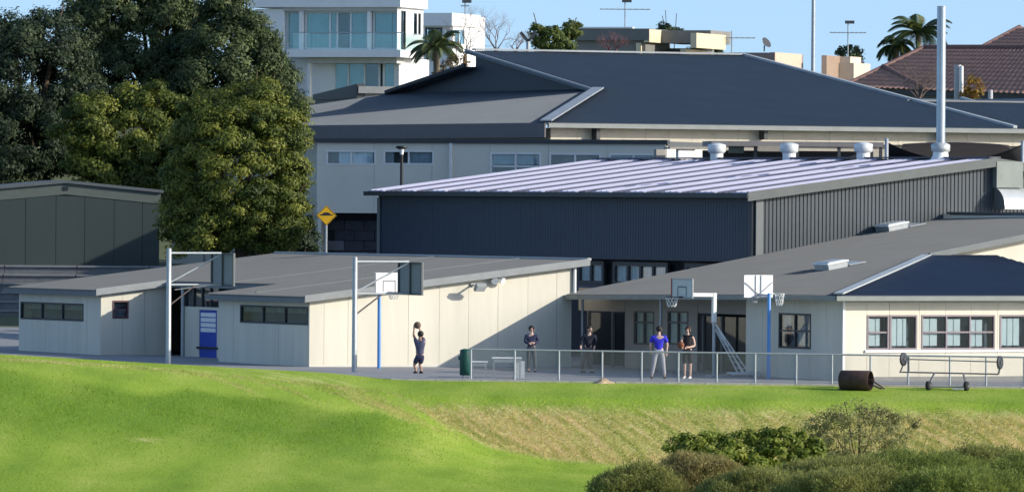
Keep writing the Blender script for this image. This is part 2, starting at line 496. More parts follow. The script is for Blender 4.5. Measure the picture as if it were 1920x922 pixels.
def dryness(x, d):
    left, Bk = terr(x, d, True)
    band = sstep(-.12, .25, Bk - left) * sstep(242.8, 241.2, d)
    band = band * (.72 + .20 * sstep(5, 13, x) + .14 * wob(x * .5, d * .3) - .12 * np.exp(-((x - 6) / 3.0) ** 2))
    base = .25 * np.exp(-((Bk - left - .15) / .25) ** 2) * sstep(243, 240, d) * sstep(-3.4, -2.2, x) * sstep(12, 4, x)
    worn = .14 * np.exp(-((x + 4.0 + .25 * (d - 240)) / .5) ** 2) * sstep(236, 239, d) * sstep(243, 240, d)
    spot = .5 * np.exp(-((x + 11.1) / .45) ** 2 - ((d - 226.5) / .55) ** 2)
    pale = .16 * np.exp(-((d - 243.5 - .18 * (x + 17)) / 1.6) ** 2) * sstep(-2, -8, x)
    path = .22 * np.exp(-((x + 7.6 + .55 * (d - 247)) / .9) ** 2) * sstep(236, 240, d)
    for o_, w_ in ((6.0, .16), (8.9, .22), (10.8, .15), (12.6, .2)): path = path + .2 * np.exp(-((x + o_ + .55 * (d - 247) + .3 * np.sin(d * .8)) / w_) ** 2) * sstep(237, 241, d)
    lip = .32 * sstep(248.6, 249.2, d) * sstep(3, 6, x)
    return np.clip(band + base + worn + spot + pale + path + lip, 0, 1)
def lushness(x, d):
    e = d - .12 * (x + 17) + .6 * np.sin(x * .9) + .4 * np.sin(x * 2.1 + 1)
    return np.clip(sstep(-1.5, -5, x) * sstep(237.2, 235.4, e) * sstep(221, 231, e) * (.75 + .3 * wob(x * .8, d * .4)), 0, 1)
xs = np.arange(-26, 26.01, .22); ds = np.concatenate([np.arange(196, 262, .22), np.arange(262, 262.9, .3)])
V, F = grid(xs, ds, terr)
lawn = fast_mesh('lawn', V, F, gm, attrs={'dry': dryness(V[:, 0], V[:, 1] + D0), 'lush': lushness(V[:, 0], V[:, 1] + D0)}, smooth=True)
og = M('rough_ground', (.10, .115, .055), .95, .3, .3)
tag(lawn, 'bright green mown grass bank sloping up to the court', kind='structure')
def outer(x, d):
    z = terr(x, np.clip(d, 205, 1e9))
    z = np.where((np.abs(x) < 25.5) & (d > 198) & (d < 262.4), z - .6, z)
    return np.where(d < 150, z - .02 * (150 - d) * 0, z)
xs = np.unique(np.concatenate([np.linspace(-900, -60, 16), np.arange(-60, 61, 2.0), np.linspace(60, 900, 16), [-25.9, -25.4, 25.4, 25.9]]))
ds = np.unique(np.concatenate([np.linspace(-300, 150, 12), np.arange(150, 420, 2.0), np.linspace(420, 3000, 20)]))
V, F = grid(xs, ds, lambda x, d: outer(x, d) - .02)
gr = fast_mesh('ground', V, F, og, attrs={'dry': np.full(len(V), .1)}, smooth=True)
tag(gr, 'grass covered ground around the school grounds', kind='structure')
# asphalt court and path
xs = np.arange(-25, 45, .5)
rows = []
for q in np.concatenate([np.linspace(0, 1, 40)]): rows.append(q)
X, Q = np.meshgrid(xs, np.array(rows)); Dd = front_edge(X) + Q * (317 - front_edge(X))
V = np.stack([X.ravel(), Dd.ravel() - D0, (ground_z(X, Dd) + .012).ravel()], 1)
nx = len(xs); i = (np.arange(len(rows) - 1)[:, None] * nx + np.arange(nx - 1)[None, :]).ravel()
ct = fast_mesh('court', V, np.stack([i, i + 1, i + nx + 1, i + nx], 1), asphalt, smooth=True)
tag(ct, 'grey asphalt basketball court in front of the buildings', kind='structure')
mb = MB()
for x0 in np.arange(-4.0, 26, 1.5):
    za, zb = float(court_z(x0)), float(court_z(x0 + 1.48))
    mb.hexa([(x0, -.78, za - .2), (x0 + 1.48, -.78, zb - .2), (x0 + 1.48, -.55, zb - .2), (x0, -.55, za - .2),
             (x0, -.78, za + .035), (x0 + 1.48, -.78, zb + .035), (x0 + 1.48, -.55, zb + .035), (x0, -.55, za + .035)])
tag(mb.build('kerb', M('kerb_concrete', (.42, .40, .35), .85, .2, 3)), 'pale concrete edging strip between court and lawn', kind='structure')

# ------------------------------------------------------------------ low classroom block
C = plan(580, 265.7)
def Gc(t_, s_): return C + A * t_ + B * s_
wa = W(C, A)
wb2 = W(Gc(0, 7.17), -B); wb1 = W(Gc(0, 24.2), -B); wa1 = W(Gc(0, 17.0), A)
ZE = wa.Z(580, 556); ZT = wa.Z(1098, 487); TT = wa.U(1098)
KS = (ZT - ZE) / (TT + .35)
def zroof(t_): return ZE + KS * (t_ + .35)          # top of roof
def froof(t_, s_): p = Gc(t_, s_); return Vector((p.x, p.y, zroof(t_)))
GB = -.35
cl = thing('classroom_block', 'long low cream classroom block with grey lean-to roof beside the court', 'building', (C.x, C.y, float(court_z(C.x))))
ztA = lambda t_: zroof(t_) - .17
tend = wa.U(1072)
panels(cl, wa, [0] + [wa.U(p) for p in (608, 653, 711, 766, 824, 879, 934, 990, 1044)] + [tend], GB, ztA, (), cream, creamdark)
# block nearest the court: shaded end wall with the ribbon window
def ribbon(w, L, p0, p1, y0, y1):
    h = [w.U(p0), w.U(p1), w.Z((p0 + p1) / 2, y1), w.Z((p0 + p1) / 2, y0)]
    panels(cl, w, rng_edges(0, L, 1.2), GB, ZE - .14, [h], cream, creamdark)
    window(cl, w, *h, cols=3, rows=1, fm=frame_dk, gm=win_gl, fw=.06, blind=(.02, .98, .52, 1.0), bm_=M('frosted_film', (.22, .24, .22), .8, .2))
ribbon(wb2, 7.17, 451, 578, 573, 607)
ribbon(wb1, 7.2, 39, 157, 567, 600)
t1 = wa1.U(312)
h = [wa1.U(211), wa1.U(241), wa1.Z(226, 597), wa1.Z(226, 563)]
panels(cl, wa1, rng_edges(0, t1, .95), GB, ztA, [h], cream, creamdark)
window(cl, wa1, *h, cols=1, rows=2, fm=M('window_frame_maroon', (.12, .06, .07), .5), gm=win_gl, fw=.06)
# recess with the blue door
REC = 2.75
wr = W(Gc(REC, 17.0), -B)
r0, r1_, r2_ = wr.U(346), wr.U(412), wr.U(376)
zc = wr.Z(375, 575)
d0, d1 = wr.U(374), wr.U(407); dzt = wr.Z(390, 581)
panels(cl, wr, [r0, d0 - .02, 9.85], GB, zc, [(d0, d1, GB, dzt)], cream, creamdark)
mb = MB(); wr.box(mb, r0, 9.85, zc + .01, ztA(REC) - .02, -.3, -.2); mb.build('clerestory_back', darkgl, cl)
cw = MB()
for p in (346, 362, 378, 394, 410): tt = wr.U(p); wr.box(cw, tt - .05, tt + .05, zc + .01, ztA(REC) - .02, -.1, 0)
cwf = cw.build('clerestory_frame', frame_dk, cl)
for p, q in ((346, 362), (362, 378), (378, 394), (394, 410)):
    m_ = MB(); wr.box(m_, wr.U(p) + .05, wr.U(q) - .05, zc + .01, ztA(REC) - .02, -.06, -.05); m_.build('pane', win_gl, cwf)
mb = MB(); wr.box(mb, d0 + .02, d1 - .02, 0.0, dzt - .02, -.06, -.01); dr = mb.build('door', bluedoor, cl)
dz0 = wr.Z(390, 623)
for k in range(4):                                  # pale rows on the upper half of the door
    za = lerp(dz0, dzt - .08, k / 4 + .02); zb = lerp(dz0, dzt - .08, (k + 1) / 4 - .03)
    mb = MB(); wr.box(mb, d0 + .12, d1 - .1, za, zb, -.008, .004); mb.build('notice_panel', whitem, dr)
mb = MB(); wr.box(mb, d0 - .15, d1 + .1, wr.Z(390, 654), wr.Z(390, 650), .0, .05); mb.build('push_bar', blackm, dr)
mb = MB(); wr.box(mb, 0.0, r0 - .05, GB, ztA(REC), -1.6, -1.5); mb.build('recess_back', M('deep_blue_wall', (.03, .04, .09), .6), cl)
mb = MB(); p = wr.P(r0 - .02, 0, .06); mb.tube((p.x, p.y, -.1), (p.x, p.y, ztA(REC) - .05), .07, n=10); mb.build('verandah_post', galv, cl, True)
mb = MB(); p = wa1.P(t1 + .06, 0, .05); mb.tube((p.x, p.y, -.1), (p.x, p.y, ztA(t1)), .06, n=10); mb.build('downpipe', frame_dk, cl, True)
# closing walls
mb = MB()
w_ = W(Gc(REC, 7.17), A); w_.box(mb, -REC + .03, 0, GB, ZE - .16, .02, .13, ztA(REC) - .02)
mb.build('recess_side_wall', cream, cl)
wbk = W(Gc(tend, 0), B); mb = MB(); wbk.box(mb, .15, 24.2, GB, ztA(tend) - .03, -.15, 0); mb.build('rear_wall', cream, cl)
wl = W(Gc(tend, 24.2), -A); mb = MB(); wl.box(mb, 0, tend - .15, GB, ztA(tend), -.15, 0, ztA(0)); mb.build('end_wall', cream, cl)
# roof
for nm, poly in (('a', [(-.35, -.3), (TT, -.3), (TT, 7.55), (-.35, 7.55)]), ('b', [(REC - .1, 7.56), (TT, 7.56), (TT, 16.7), (REC - .1, 16.7)]), ('c', [(-.35, 16.71), (TT, 16.71), (TT, 24.6), (-.35, 24.6)])):
    sheet('roof_sheet', roofgrey, cl, froof, poly, 0, spacing=.2, h=.026, thick=.05, bw=.03, tw=.014)
mb = MB()
for s0, s1, tt in ((-.3, 7.55, -.35), (7.56, 16.7, REC - .1), (16.71, 24.6, -.35)):
    w_ = W(Gc(tt, s1), -B); w_.box(mb, 0, s1 - s0, zroof(tt) - .22, zroof(tt) - .055, -.04, .03)
mb.build('eave_fascia', fascia, cl)
mb = MB()
for s0, ta, tb in ((-.3, -.35, TT), (16.71, -.35, REC - .15)):
    mb = MB()
    w_ = W(Gc(0, s0), A)
    mb.hexa([w_.P(ta, zroof(ta) - .2, .03), w_.P(tb, zroof(tb) - .2, .03), w_.P(tb, zroof(tb) - .2, -.02), w_.P(ta, zroof(ta) - .2, -.02),
             w_.P(ta, zroof(ta) + .05, .03), w_.P(tb, zroof(tb) + .05, .03), w_.P(tb, zroof(tb) + .05, -.02), w_.P(ta, zroof(ta) + .05, -.02)])
    mb.build('barge_board', M('barge_grey', (.24, .255, .26), .5), cl)
mb = MB(); w_ = W(Gc(TT, -.3), B); w_.box(mb, 0, 24.9, ZT - .02, ZT + .07, -.1, .06); mb.build('ridge_cap', flash, cl)
for s_ in (4.6, 11.2): # lap flashings on the roof
    mb = MB(); mb.bar(froof(.2, s_) + Vector((0, 0, .03)), froof(TT - .1, s_) + Vector((0, 0, .03)), .10, .03); mb.build('roof_lap', M('lap_grey', (.16, .17, .175), .5), cl)
mb = MB(); p = wa.P(tend + .08, 0, .06); mb.tube((p.x, p.y, wa.Z(1072, 556)), (p.x, p.y, ztA(tend)), .065, n=10); mb.build('downpipe', whitem, cl, True)
mb = MB(); wa.box(mb, 0, tend, GB, float(court_z(0)) + .10, .004, .014); mb.build('plinth', M('plinth_white', (.62, .6, .55), .7), cl)

# wall lights
def flood(px, py, w, o, cx, label):
    t_ = w.U(px); z = w.Z(px, py)
    r = thing('flood_light', label, 'lamp', tuple(w.P(t_, z, 0)), 'flood lights on the classroom wall')
    m_ = MB(); w.box(m_, t_ - .08, t_ + .08, z + .0, z + .12, 0.002, .06); m_.bar(w.P(t_, z + .06, .05), w.P(t_, z + .02, o), .05); m_.build('bracket', galv, r)
    up = Vector((0, 0, 1)); U3 = Vector((w.u.x, w.u.y, 0)); N3 = Vector((w.n.x, w.n.y, 0))
    nn = (N3 * .75 - up * .66).normalized(); uu = nn.cross(U3)
    m_ = MB(); c = w.P(t_, z - .02, o + .06); m_.box(c, (cx, .14, .30), U3, nn, uu); hd = m_.build('lamp_housing', M('lamp_grey', (.30, .32, .32), .5), r, bevel=.02)
    m_ = MB(); m_.box(c + nn * .075, (cx - .06, .02, .24), U3, nn, uu); m_.build('lens', M('lamp_lens', (.55, .58, .58), .2), hd)
flood(885, 537, wa, .55, .42, 'wide flood light on an arm, lower of two on the cream wall')
t_ = wa.U(929); z = wa.Z(929, 525)
sp = thing('spot_light', 'twin round spot light high on the cream wall under the roof edge', 'lamp', tuple(wa.P(t_, z, 0)))
mb = MB(); wa.box(mb, t_ - .07, t_ + .07, z - .07, z + .07, .002, .08); mb.build('base', galv, sp)
for sg in (-1, 1):
    mb = MB(); c = wa.P(t_ + sg * .13, z, .18); dq = Vector((A.x * sg * .5 + wa.n.x, A.y * sg * .5 + wa.n.y, -.5)).normalized()
    mb.path([c - dq * .12, c - dq * .04, c + dq * .1], [.05, .1, .13], 12); mb.build('lamp_head', whitem, sp, True)

# ------------------------------------------------------------------ annex with verandah
R = plan(1580, 255)
def Ga(t_, s_): return R + A * t_ + B * s_
za_ = W(R, A); zb_ = W(Ga(0, 6.4), -B)
EV = za_.Z(1580, 554)
PA = .173
def fall(s_): return .0145 * max(0.0, s_ - 2)     # the long eave drops gently towards its far end
def fmain(t_, s_): p = Ga(t_, s_); return Vector((p.x, p.y, EV + PA * (t_ + .5) - fall(s_)))
PE = PA * 7.7 / 6.6
def fend(t_, s_): p = Ga(t_, s_); return Vector((p.x, p.y, EV + PE * (s_ + .5)))
an = thing('gabled_classroom', 'cream classroom with hipped grey roof whose end slope is coloured as shaded, and a shaded verandah', 'building', (R.x, R.y, float(court_z(R.x))))
wt = EV - .16
hB = [zb_.U(1461), zb_.U(1521), zb_.Z(1490, 653), zb_.Z(1490, 587)]
panels(an, zb_, rng_edges(0, 6.4, 1.07), GB, wt, [hB], cream, creamdark)
window(an, zb_, *hB, cols=2, rows=2, fm=frame_dk, gm=win_gl, fw=.06, blind=[(.1, .55, .55, 1), (.1, .5, .05, .5)], bm_=blindg)
groups = [(1626, 1667, 2), (1669, 1720, 1), (1728, 1866, 0), (1875, 1935, 1), (1937, 1990, 2)]
holes = []; spec = []
zlo, zhi = za_.Z(1750, 655), za_.Z(1750, 590)
for p0, p1, k in groups:
    hh = (za_.U(p0), za_.U(p1), zlo, zhi); holes.append(hh); spec.append((hh, k))
panels(an, za_, [0] + [za_.U(p) for p in (1626, 1668, 1724, 1773, 1821, 1871, 1921, 1971)] + [11.6], GB, wt - .06, holes, cream, creamdark)
mb = MB(); za_.box(mb, 0.02, 11.6, wt - .055, wt + .02, -.05, .012); mb.build('frieze_band', M('frieze_grey', (.45, .44, .42), .7), an)
for hh, k in spec:
    bl = (.06, .68, .06, .92)
    if k == 1: window(an, za_, *hh, cols=1, rows=1, fm=frame_pl, fw=.06, blind=bl)
    elif k == 2: window(an, za_, *hh, cols=1, rows=2, fm=frame_pl, fw=.06, blind=bl)
    else: window(an, za_, *hh, cols=3, rows=2, fm=frame_pl, fw=.06, blind=[bl, (.1, .66, .06, .9), (.05, .6, .04, .88)])
mb = MB(); za_.box(mb, .03, 11.6, GB, float(court_z(R.x)) + .14, .004, .016); mb.build('plinth', M('plinth_grey', (.25, .25, .24), .8), an)
mb = MB(); za_.box(mb, za_.U(1622), 11.6, zlo - .09, zlo - .005, .0, .06); mb.build('window_sill', whitem, an)
mb = MB(); za_.box(mb, -.0, .09, GB, wt, .004, .02); mb.build('corner_trim', whitem, an)
# verandah: wall set back under the eave
SB = 1.35
wv = W(Ga(SB, 18.6), -B)
v = lambda p: wv.U(p)
zd = wv.Z(1130, 583)
cols_ = [v(1172), v(1240), v(1308)]
hw = [(v(1189), v(1227), wv.Z(1208, 646), wv.Z(1208, 583)), (v(1252), v(1291), wv.Z(1270, 646), wv.Z(1270, 583))]
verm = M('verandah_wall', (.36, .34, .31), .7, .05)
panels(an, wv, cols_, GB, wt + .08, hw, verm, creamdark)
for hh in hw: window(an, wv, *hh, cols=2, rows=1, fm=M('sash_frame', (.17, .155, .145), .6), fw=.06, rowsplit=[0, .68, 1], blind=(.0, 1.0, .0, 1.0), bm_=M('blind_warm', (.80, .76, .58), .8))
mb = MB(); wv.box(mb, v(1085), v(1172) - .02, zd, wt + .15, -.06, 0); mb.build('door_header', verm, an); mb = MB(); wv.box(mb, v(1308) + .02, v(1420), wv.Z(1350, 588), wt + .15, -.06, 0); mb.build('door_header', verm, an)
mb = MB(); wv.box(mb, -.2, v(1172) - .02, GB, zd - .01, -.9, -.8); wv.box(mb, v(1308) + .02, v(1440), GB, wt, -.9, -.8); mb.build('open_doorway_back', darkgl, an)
fr_ = MB()
for p in (1101, 1147): wv.box(fr_, v(p) - .05, v(p) + .05, GB, zd, -.12, -.02)
for p in (1317, 1352): wv.box(fr_, v(p) - .05, v(p) + .05, GB, zd - .05, -.12, -.02)
fo = fr_.build('door_frame', M('door_frame_grey', (.14, .15, .15), .6), an)
for p, q in ((1104, 1144), (1150, 1170), (1320, 1349), (1355, 1398)):
    m_ = MB(); wv.box(m_, v(p), v(q), GB + .4, zd - .06, -.09, -.08); m_.build('door_glass', glass('door_glass', (.22, .26, .3), .12), fo)
mb = MB(); w_ = W(Ga(.15, 6.4), A); w_.box(mb, 0, 1.4, GB, wt, -.1, 0)
w_ = W(Ga(1.5, 6.42), -A); w_.box(mb, 0, 1.48, GB, wt, -.0, .06); mb.build('verandah_return_wall', cream, an)
mb = MB(); p = Ga(-.15, 12.1); mb.tube((p.x, p.y, -.2), (p.x, p.y, wt - .1), .05, n=10); mb.build('verandah_post', galv, an, True)
mb = MB(); p = Ga(.1, 18.2); mb.tube((p.x, p.y, -.2), (p.x, p.y, wt - .1), .05, n=10); mb.build('verandah_post', galv, an, True)
mb = MB(); mb.prism([Vector((*Ga(-.45, 6.45), wt + .01 - fall(6.45))), Vector((*Ga(SB, 6.45), wt + .2 - fall(6.45))), Vector((*Ga(SB, 18.6), wt + .2 - fall(18.6))), Vector((*Ga(-.45, 18.6), wt + .01 - fall(18.6)))], (0, 0, .03)); mb.build('soffit', M('soffit_grey', (.3, .29, .27), .7), an)
# roofs
sheet('roof_sheet', roofgrey, an, fmain, [(-.5, -.5), (7.2, 6.1), (-.5, 6.1)], 0, spacing=.18, h=.028, bw=.03, tw=.014)
sheet('roof_sheet', roofgrey, an, fmain, [(-.5, 6.11), (16, 6.11), (16, 18.68), (-.5, 18.68)], 0, spacing=.18, h=.028, bw=.03, tw=.014)
sheet('roof_sheet', roofgrey_shaded, an, fend, [(-.46, -.5), (7.2, -.5), (7.2, 6.06)], 1, spacing=.10, h=.04, bw=.02, tw=.01)
sheet('roof_sheet', roofgrey_shaded, an, fend, [(7.21, -.5), (11.7, -.5), (10.1, 6.06), (7.21, 6.06)], 1, spacing=.10, h=.04, bw=.02, tw=.01)
ZR = EV + PA * 16.5
def fback(t_, s_): p = Ga(t_, s_); return Vector((p.x, p.y, ZR - PA * (t_ - 16)))
sheet('roof_sheet', roofgrey, an, fback, [(16.01, 6.11), (24, 6.11), (24, 18.68), (16.01, 18.68)], 0, ribs=False)
mb = MB(); mb.bar(fmain(-.45, -.45) + Vector((0, 0, .07)), fmain(7.2, 6.08) + Vector((0, 0, .07)), .34, .05); mb.build('hip_flashing', flash, an)
mb = MB(); mb.bar(fmain(7.3, 6.05) + Vector((0, 0, .02)), fmain(16, 6.05) + Vector((0, 0, .02)), .12, .22); mb.build('barge_board', fascia, an)
mb = MB(); mb.bar(fmain(16, 6.1) + Vector((0, 0, .06)), fmain(16, 18.6) + Vector((0, 0, .06)), .3, .05); mb.build('ridge_cap', fascia, an)
mb = MB(); q = Ga(-.56, 18.68); q2 = Ga(-.56, 2); q3 = Ga(-.56, -.5); mb.bar((q.x, q.y, EV - .09 - fall(18.68)), (q2.x, q2.y, EV - .09), .12, .16); mb.bar((q2.x, q2.y, EV - .09), (q3.x, q3.y, EV - .09), .12, .16); w_ = W(Ga(-.5, -.5), A); w_.box(mb, -.1, 12.2, EV - .17, EV - .01, -.02, .1); mb.build('gutter', M('gutter_greygreen', (.20, .225, .21), .5), an)
wg = W(Ga(0, 6.5), A)
mb = MB(); wg.box(mb, 7.0, 15.9, EV + .7, EV + PA * 7.5 - .1, -.12, 0, EV + PA * 16.4 - .1); mb.build('gable_wall', cream, an)
mb = MB(); wg.box(mb, wg.U(1818), wg.U(1864), wg.Z(1840, 487), wg.Z(1840, 478), .02, .3); mb.build('gable_vent_hood', fascia, an)
mb = MB(); w_ = W(Ga(15.9, 6.2), B); w_.box(mb, 0, 12.4, GB, EV + PA * 15.8, -.1, 0); mb.build('rear_wall', cream, an)
mb = MB(); w_ = W(Ga(11.6, 0), B); w_.box(mb, 0, 6, GB, wt, -.1, 0); mb.build('side_wall', cream, an)
# skylights
def skylight(px, py, lx, ly, label):
    best = None
    for t_ in np.arange(0, 16, .1):
        for s_ in np.arange(0, 18.6, .1):
            q = fmain(t_, s_); r = CR.transposed() @ (q - CAMP); u = 960 + FPX * r.x / -r.z; vv = 461 - FPX * r.y / -r.z
            e = (u - px) ** 2 + 4 * (vv - py) ** 2
            if best is None or e < best[0]: best = (e, t_, s_)
    _, t_, s_ = best
    r = thing('roof_skylight', label, 'skylight', tuple(fmain(t_, s_)), 'skylights on the verandah roof')
    U3 = (fmain(1, 0) - fmain(0, 0)).normalized(); S3 = Vector((B.x, B.y, 0)); N3 = U3.cross(S3)
    c = fmain(t_, s_)
    m_ = MB(); m_.box(c + N3 * .1, (lx, ly, .2), U3, S3, N3); k_ = m_.build('kerb', galv, r)
    m_ = MB(); m_.box(c + N3 * .235, (lx + .1, ly + .1, .07), U3, S3, N3); m_.build('lid', whitem, r, bevel=.02)
    m_ = MB(); m_.box(c + N3 * .285, (lx - .12, ly - .12, .03), U3, S3, N3); m_.build('pane', M('acrylic', (.45, .5, .52), .2), r)
    m_ = MB(); m_.box(c + N3 * .067 + U3 * (lx / 2 + .4), (.7, ly + .1, .03), U3, S3, N3); m_.build('flashing_apron', flash, r)
skylight(1672, 432, .85, .95, 'raised white skylight near the dark ribbed hall wall')
skylight(1560, 504, .8, .95, 'raised skylight low on the grey roof above the shaded window')

# ------------------------------------------------------------------ sports hall
wh = W(Ga(0, 18.85), A)
tH = wh.U(1415); H = wh.p + A * tH
wh = W(H, A)
LH = wh.U(1856)
def Gh(t_, s_): return H + A * t_ + B * s_
HE = wh.Z(1415, 360); HR = wh.Z(1856, 299)
KH = (HR - HE) / LH
LB = 29.6
def fh(t_, s_): p = Gh(t_, s_); return Vector((p.x, p.y, HE + KH * t_))
def fh2(t_, s_): p = Gh(t_, s_); return Vector((p.x, p.y, HR - KH * (t_ - LH)))
hall = thing('sports_hall', 'dark clad sports hall with pale striped low pitched roof', 'building', (H.x, H.y, 0))
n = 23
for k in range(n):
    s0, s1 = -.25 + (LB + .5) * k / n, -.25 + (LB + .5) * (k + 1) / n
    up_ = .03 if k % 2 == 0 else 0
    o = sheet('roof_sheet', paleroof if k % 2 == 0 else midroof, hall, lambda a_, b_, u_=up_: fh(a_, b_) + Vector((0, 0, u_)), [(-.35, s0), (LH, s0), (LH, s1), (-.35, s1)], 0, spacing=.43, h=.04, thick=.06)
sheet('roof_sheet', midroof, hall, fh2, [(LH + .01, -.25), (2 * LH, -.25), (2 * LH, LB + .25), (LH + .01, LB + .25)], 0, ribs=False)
mb = MB(); mb.bar(fh(LH, -.3) + Vector((0, 0, .08)), fh(LH, LB + .3) + Vector((0, 0, .08)), .5, .05); mb.build('ridge_cap', midroof, hall)
mb = MB(); w_ = W(Gh(-.42, LB + .3), -B); w_.box(mb, 0, LB + .62, HE - .22, HE - .05, -.05, .12); mb.build('gutter', M('hall_gutter', (.03, .036, .042), .5), hall)
mb = MB()
w_ = W(Gh(0, -.28), A)
for ta, tb, fz in ((-.5, LH, lambda q: HE + KH * q), (LH, 2 * LH, lambda q: HR - KH * (q - LH))):
    mb.hexa([w_.P(ta, fz(ta) - .28, .05), w_.P(tb, fz(tb) - .28, .05), w_.P(tb, fz(tb) - .28, -.04), w_.P(ta, fz(ta) - .28, -.04),
             w_.P(ta, fz(ta) + .06, .05), w_.P(tb, fz(tb) + .06, .05), w_.P(tb, fz(tb) + .06, -.04), w_.P(ta, fz(ta) + .06, -.04)])
mb.build('barge_board', M('hall_barge', (.095, .11, .112), .5), hall)
# long shaded wall
whb = W(Gh(0, LB), -B)
zsill = whb.Z(1250, 488)
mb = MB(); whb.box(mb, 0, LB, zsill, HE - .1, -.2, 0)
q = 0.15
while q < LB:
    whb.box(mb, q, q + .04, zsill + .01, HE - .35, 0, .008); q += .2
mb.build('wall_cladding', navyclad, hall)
mb = MB(); whb.box(mb, LB - .22, LB - .02, 0, HE - .3, .03, .12); mb.build('corner_downpipe', fasciadark, hall)
mb = MB(); whb.box(mb, .0, .22, 0, HE - .3, .03, .07); mb.build('corner_trim', fascia, hall)
mb = MB(); whb.box(mb, 0, LB, 0, zsill - .02, -1.0, -.8); mb.build('lower_wall', M('lower_wall_navy', (.03, .036, .05), .7), hall)
wz = whb.off(-.30)
zt_, zb2 = wz.Z(1200, 491), wz.Z(1200, 536)
for p0, p1, cols in ((1083, 1132, 2), (1149, 1252, 4), (1284, 1345, 2)):
    window(hall, wz, wz.U(p0), wz.U(p1), zb2, zt_, cols=cols, rows=1, fm=frame_dk, fw=.16, gm=win_gl, blind=(.0, 1, .0, 1), bm_=M('blind_blue_grey', (.62, .72, .82), .8))
mb = MB(); wz.box(mb, wz.U(1070), wz.U(1360), zb2 - .6, zb2 - .01, -.2, 0); mb.build('window_apron', M('apron_slate', (.10, .11, .14), .7), hall)
# ribbed sunny gable wall
gz = lambda q: (HE + KH * q if q < LH else HR - KH * (q - LH)) - .12
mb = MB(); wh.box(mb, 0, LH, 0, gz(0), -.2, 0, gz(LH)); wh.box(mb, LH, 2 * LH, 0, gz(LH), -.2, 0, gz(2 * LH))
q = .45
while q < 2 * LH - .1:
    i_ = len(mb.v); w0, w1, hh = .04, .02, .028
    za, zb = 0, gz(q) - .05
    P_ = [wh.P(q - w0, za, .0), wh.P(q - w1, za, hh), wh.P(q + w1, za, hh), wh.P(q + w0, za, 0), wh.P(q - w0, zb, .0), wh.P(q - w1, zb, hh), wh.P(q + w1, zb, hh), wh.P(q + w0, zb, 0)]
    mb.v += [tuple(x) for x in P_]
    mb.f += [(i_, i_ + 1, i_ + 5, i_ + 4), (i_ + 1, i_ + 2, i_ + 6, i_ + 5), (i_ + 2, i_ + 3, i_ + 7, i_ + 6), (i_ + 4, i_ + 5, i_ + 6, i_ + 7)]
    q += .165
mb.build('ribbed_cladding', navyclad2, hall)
mb = MB(); wh.box(mb, 0.0, .30, 0, gz(.15) - .02, .01, .075); mb.build('corner_trim', fascia, hall)
mb = MB(); w_ = W(Gh(2 * LH, 0), B); w_.box(mb, 0, LB, 0, HE - .1, -.2, 0); w_ = W(Gh(2 * LH, LB), -A); w_.box(mb, .1, 2 * LH - .1, 0, HE - .1, -.2, 0); mb.build('rear_wall', navyclad, hall)
# duct riser and curved hood
p0, p1 = wh.U(1858), wh.U(1907)
du = thing('exhaust_duct', 'square grey exhaust duct with curved hood on the ribbed hall wall', 'duct', tuple(wh.P(p0, wh.Z(1880, 390), 0)))
mb = MB(); wh.box(mb, p0, p1, wh.Z(1880, 352), wh.Z(1880, 303), .06, .35); mb.build('riser', M('duct_grey', (.22, .25, .235), .5), du)
mb = MB(); pr = []
c0, r_ = wh.Z(1880, 392), .80
for k in range(9):
    a_ = math.pi / 2 * k / 8; pr.append((.06 + r_ * math.sin(a_), c0 + r_ * math.cos(a_)))
i_ = len(mb.v); ta, tb = p0 + .05, p1 + .12
for o0, z0 in pr: mb.v += [tuple(wh.P(ta, z0, o0)), tuple(wh.P(tb, z0, o0))]
for k in range(8): mb.f.append((i_ + 2 * k, i_ + 2 * k + 1, i_ + 2 * k + 3, i_ + 2 * k + 2))
mb.build('hood', M('hood_metal', (.62, .64, .64), .35, metal=.3), du, True)
mb = MB(); mb.prism([wh.P(p0 + .06, c0, .06)] + [wh.P(p0 + .06, z0, o0 * .97) for o0, z0 in pr], (A.x * .03, A.y * .03, 0)); mb.build('hood_cheek', fascia, du)
# roof ventilators and the flue along the ridge
wrd = W(Gh(LH, LB), -B)
for i_, (px, lab) in enumerate(((1348, 'squat white roof ventilator on the hall ridge, farthest from the tall flue'), (1484, 'squat white roof ventilator, middle of the three on the hall ridge'), (1623, 'squat white roof ventilator on the hall ridge nearest the tall flue'))):
    t_ = wrd.U(px); p = wrd.P(t_, HR - .02, .15)
    r = thing('roof_ventilator', lab, 'ventilator', tuple(p), 'ventilators on the hall ridge')
    mb = MB(); mb.path([p, p + Vector((0, 0, .36))], [.26, .26], 20); mb.build('neck', whitem, r, True)
    mb = MB(); mb.path([p + Vector((0, 0, z_)) for z_ in (.30, .36, .58, .64, .70)], [.30, .36, .36, .33, .10], 24); hd = mb.build('cowl', M('cowl_metal', (.66, .69, .69), .4, metal=.2), r, True)
    mb = MB(); mb.ring(p + Vector((0, 0, .60)), .345, .022, n=24); mb.build('rim', whitem, hd, True)
t_ = wrd.U(1770); p = wrd.P(t_, HR - .02, .2)
fl = thing('steel_flue', 'tall shiny steel flue pipe standing on the hall ridge', 'flue', tuple(p))
ztop = pt(1777, 12, p.y + D0).z
mb = MB(); mb.path([p, p + Vector((0, 0, .14)), p + Vector((0, 0, .32))], [.40, .30, .28], 20); mb.build('base_flashing', whitem, fl, True)
mb = MB(); mb.path([p + Vector((0, 0, z_)) for z_ in (.30, .34, .58, .66)], [.28, .36, .36, .2], 24); mb.build('storm_collar', M('collar_metal', (.5, .53, .53), .4, metal=.2), fl, True)
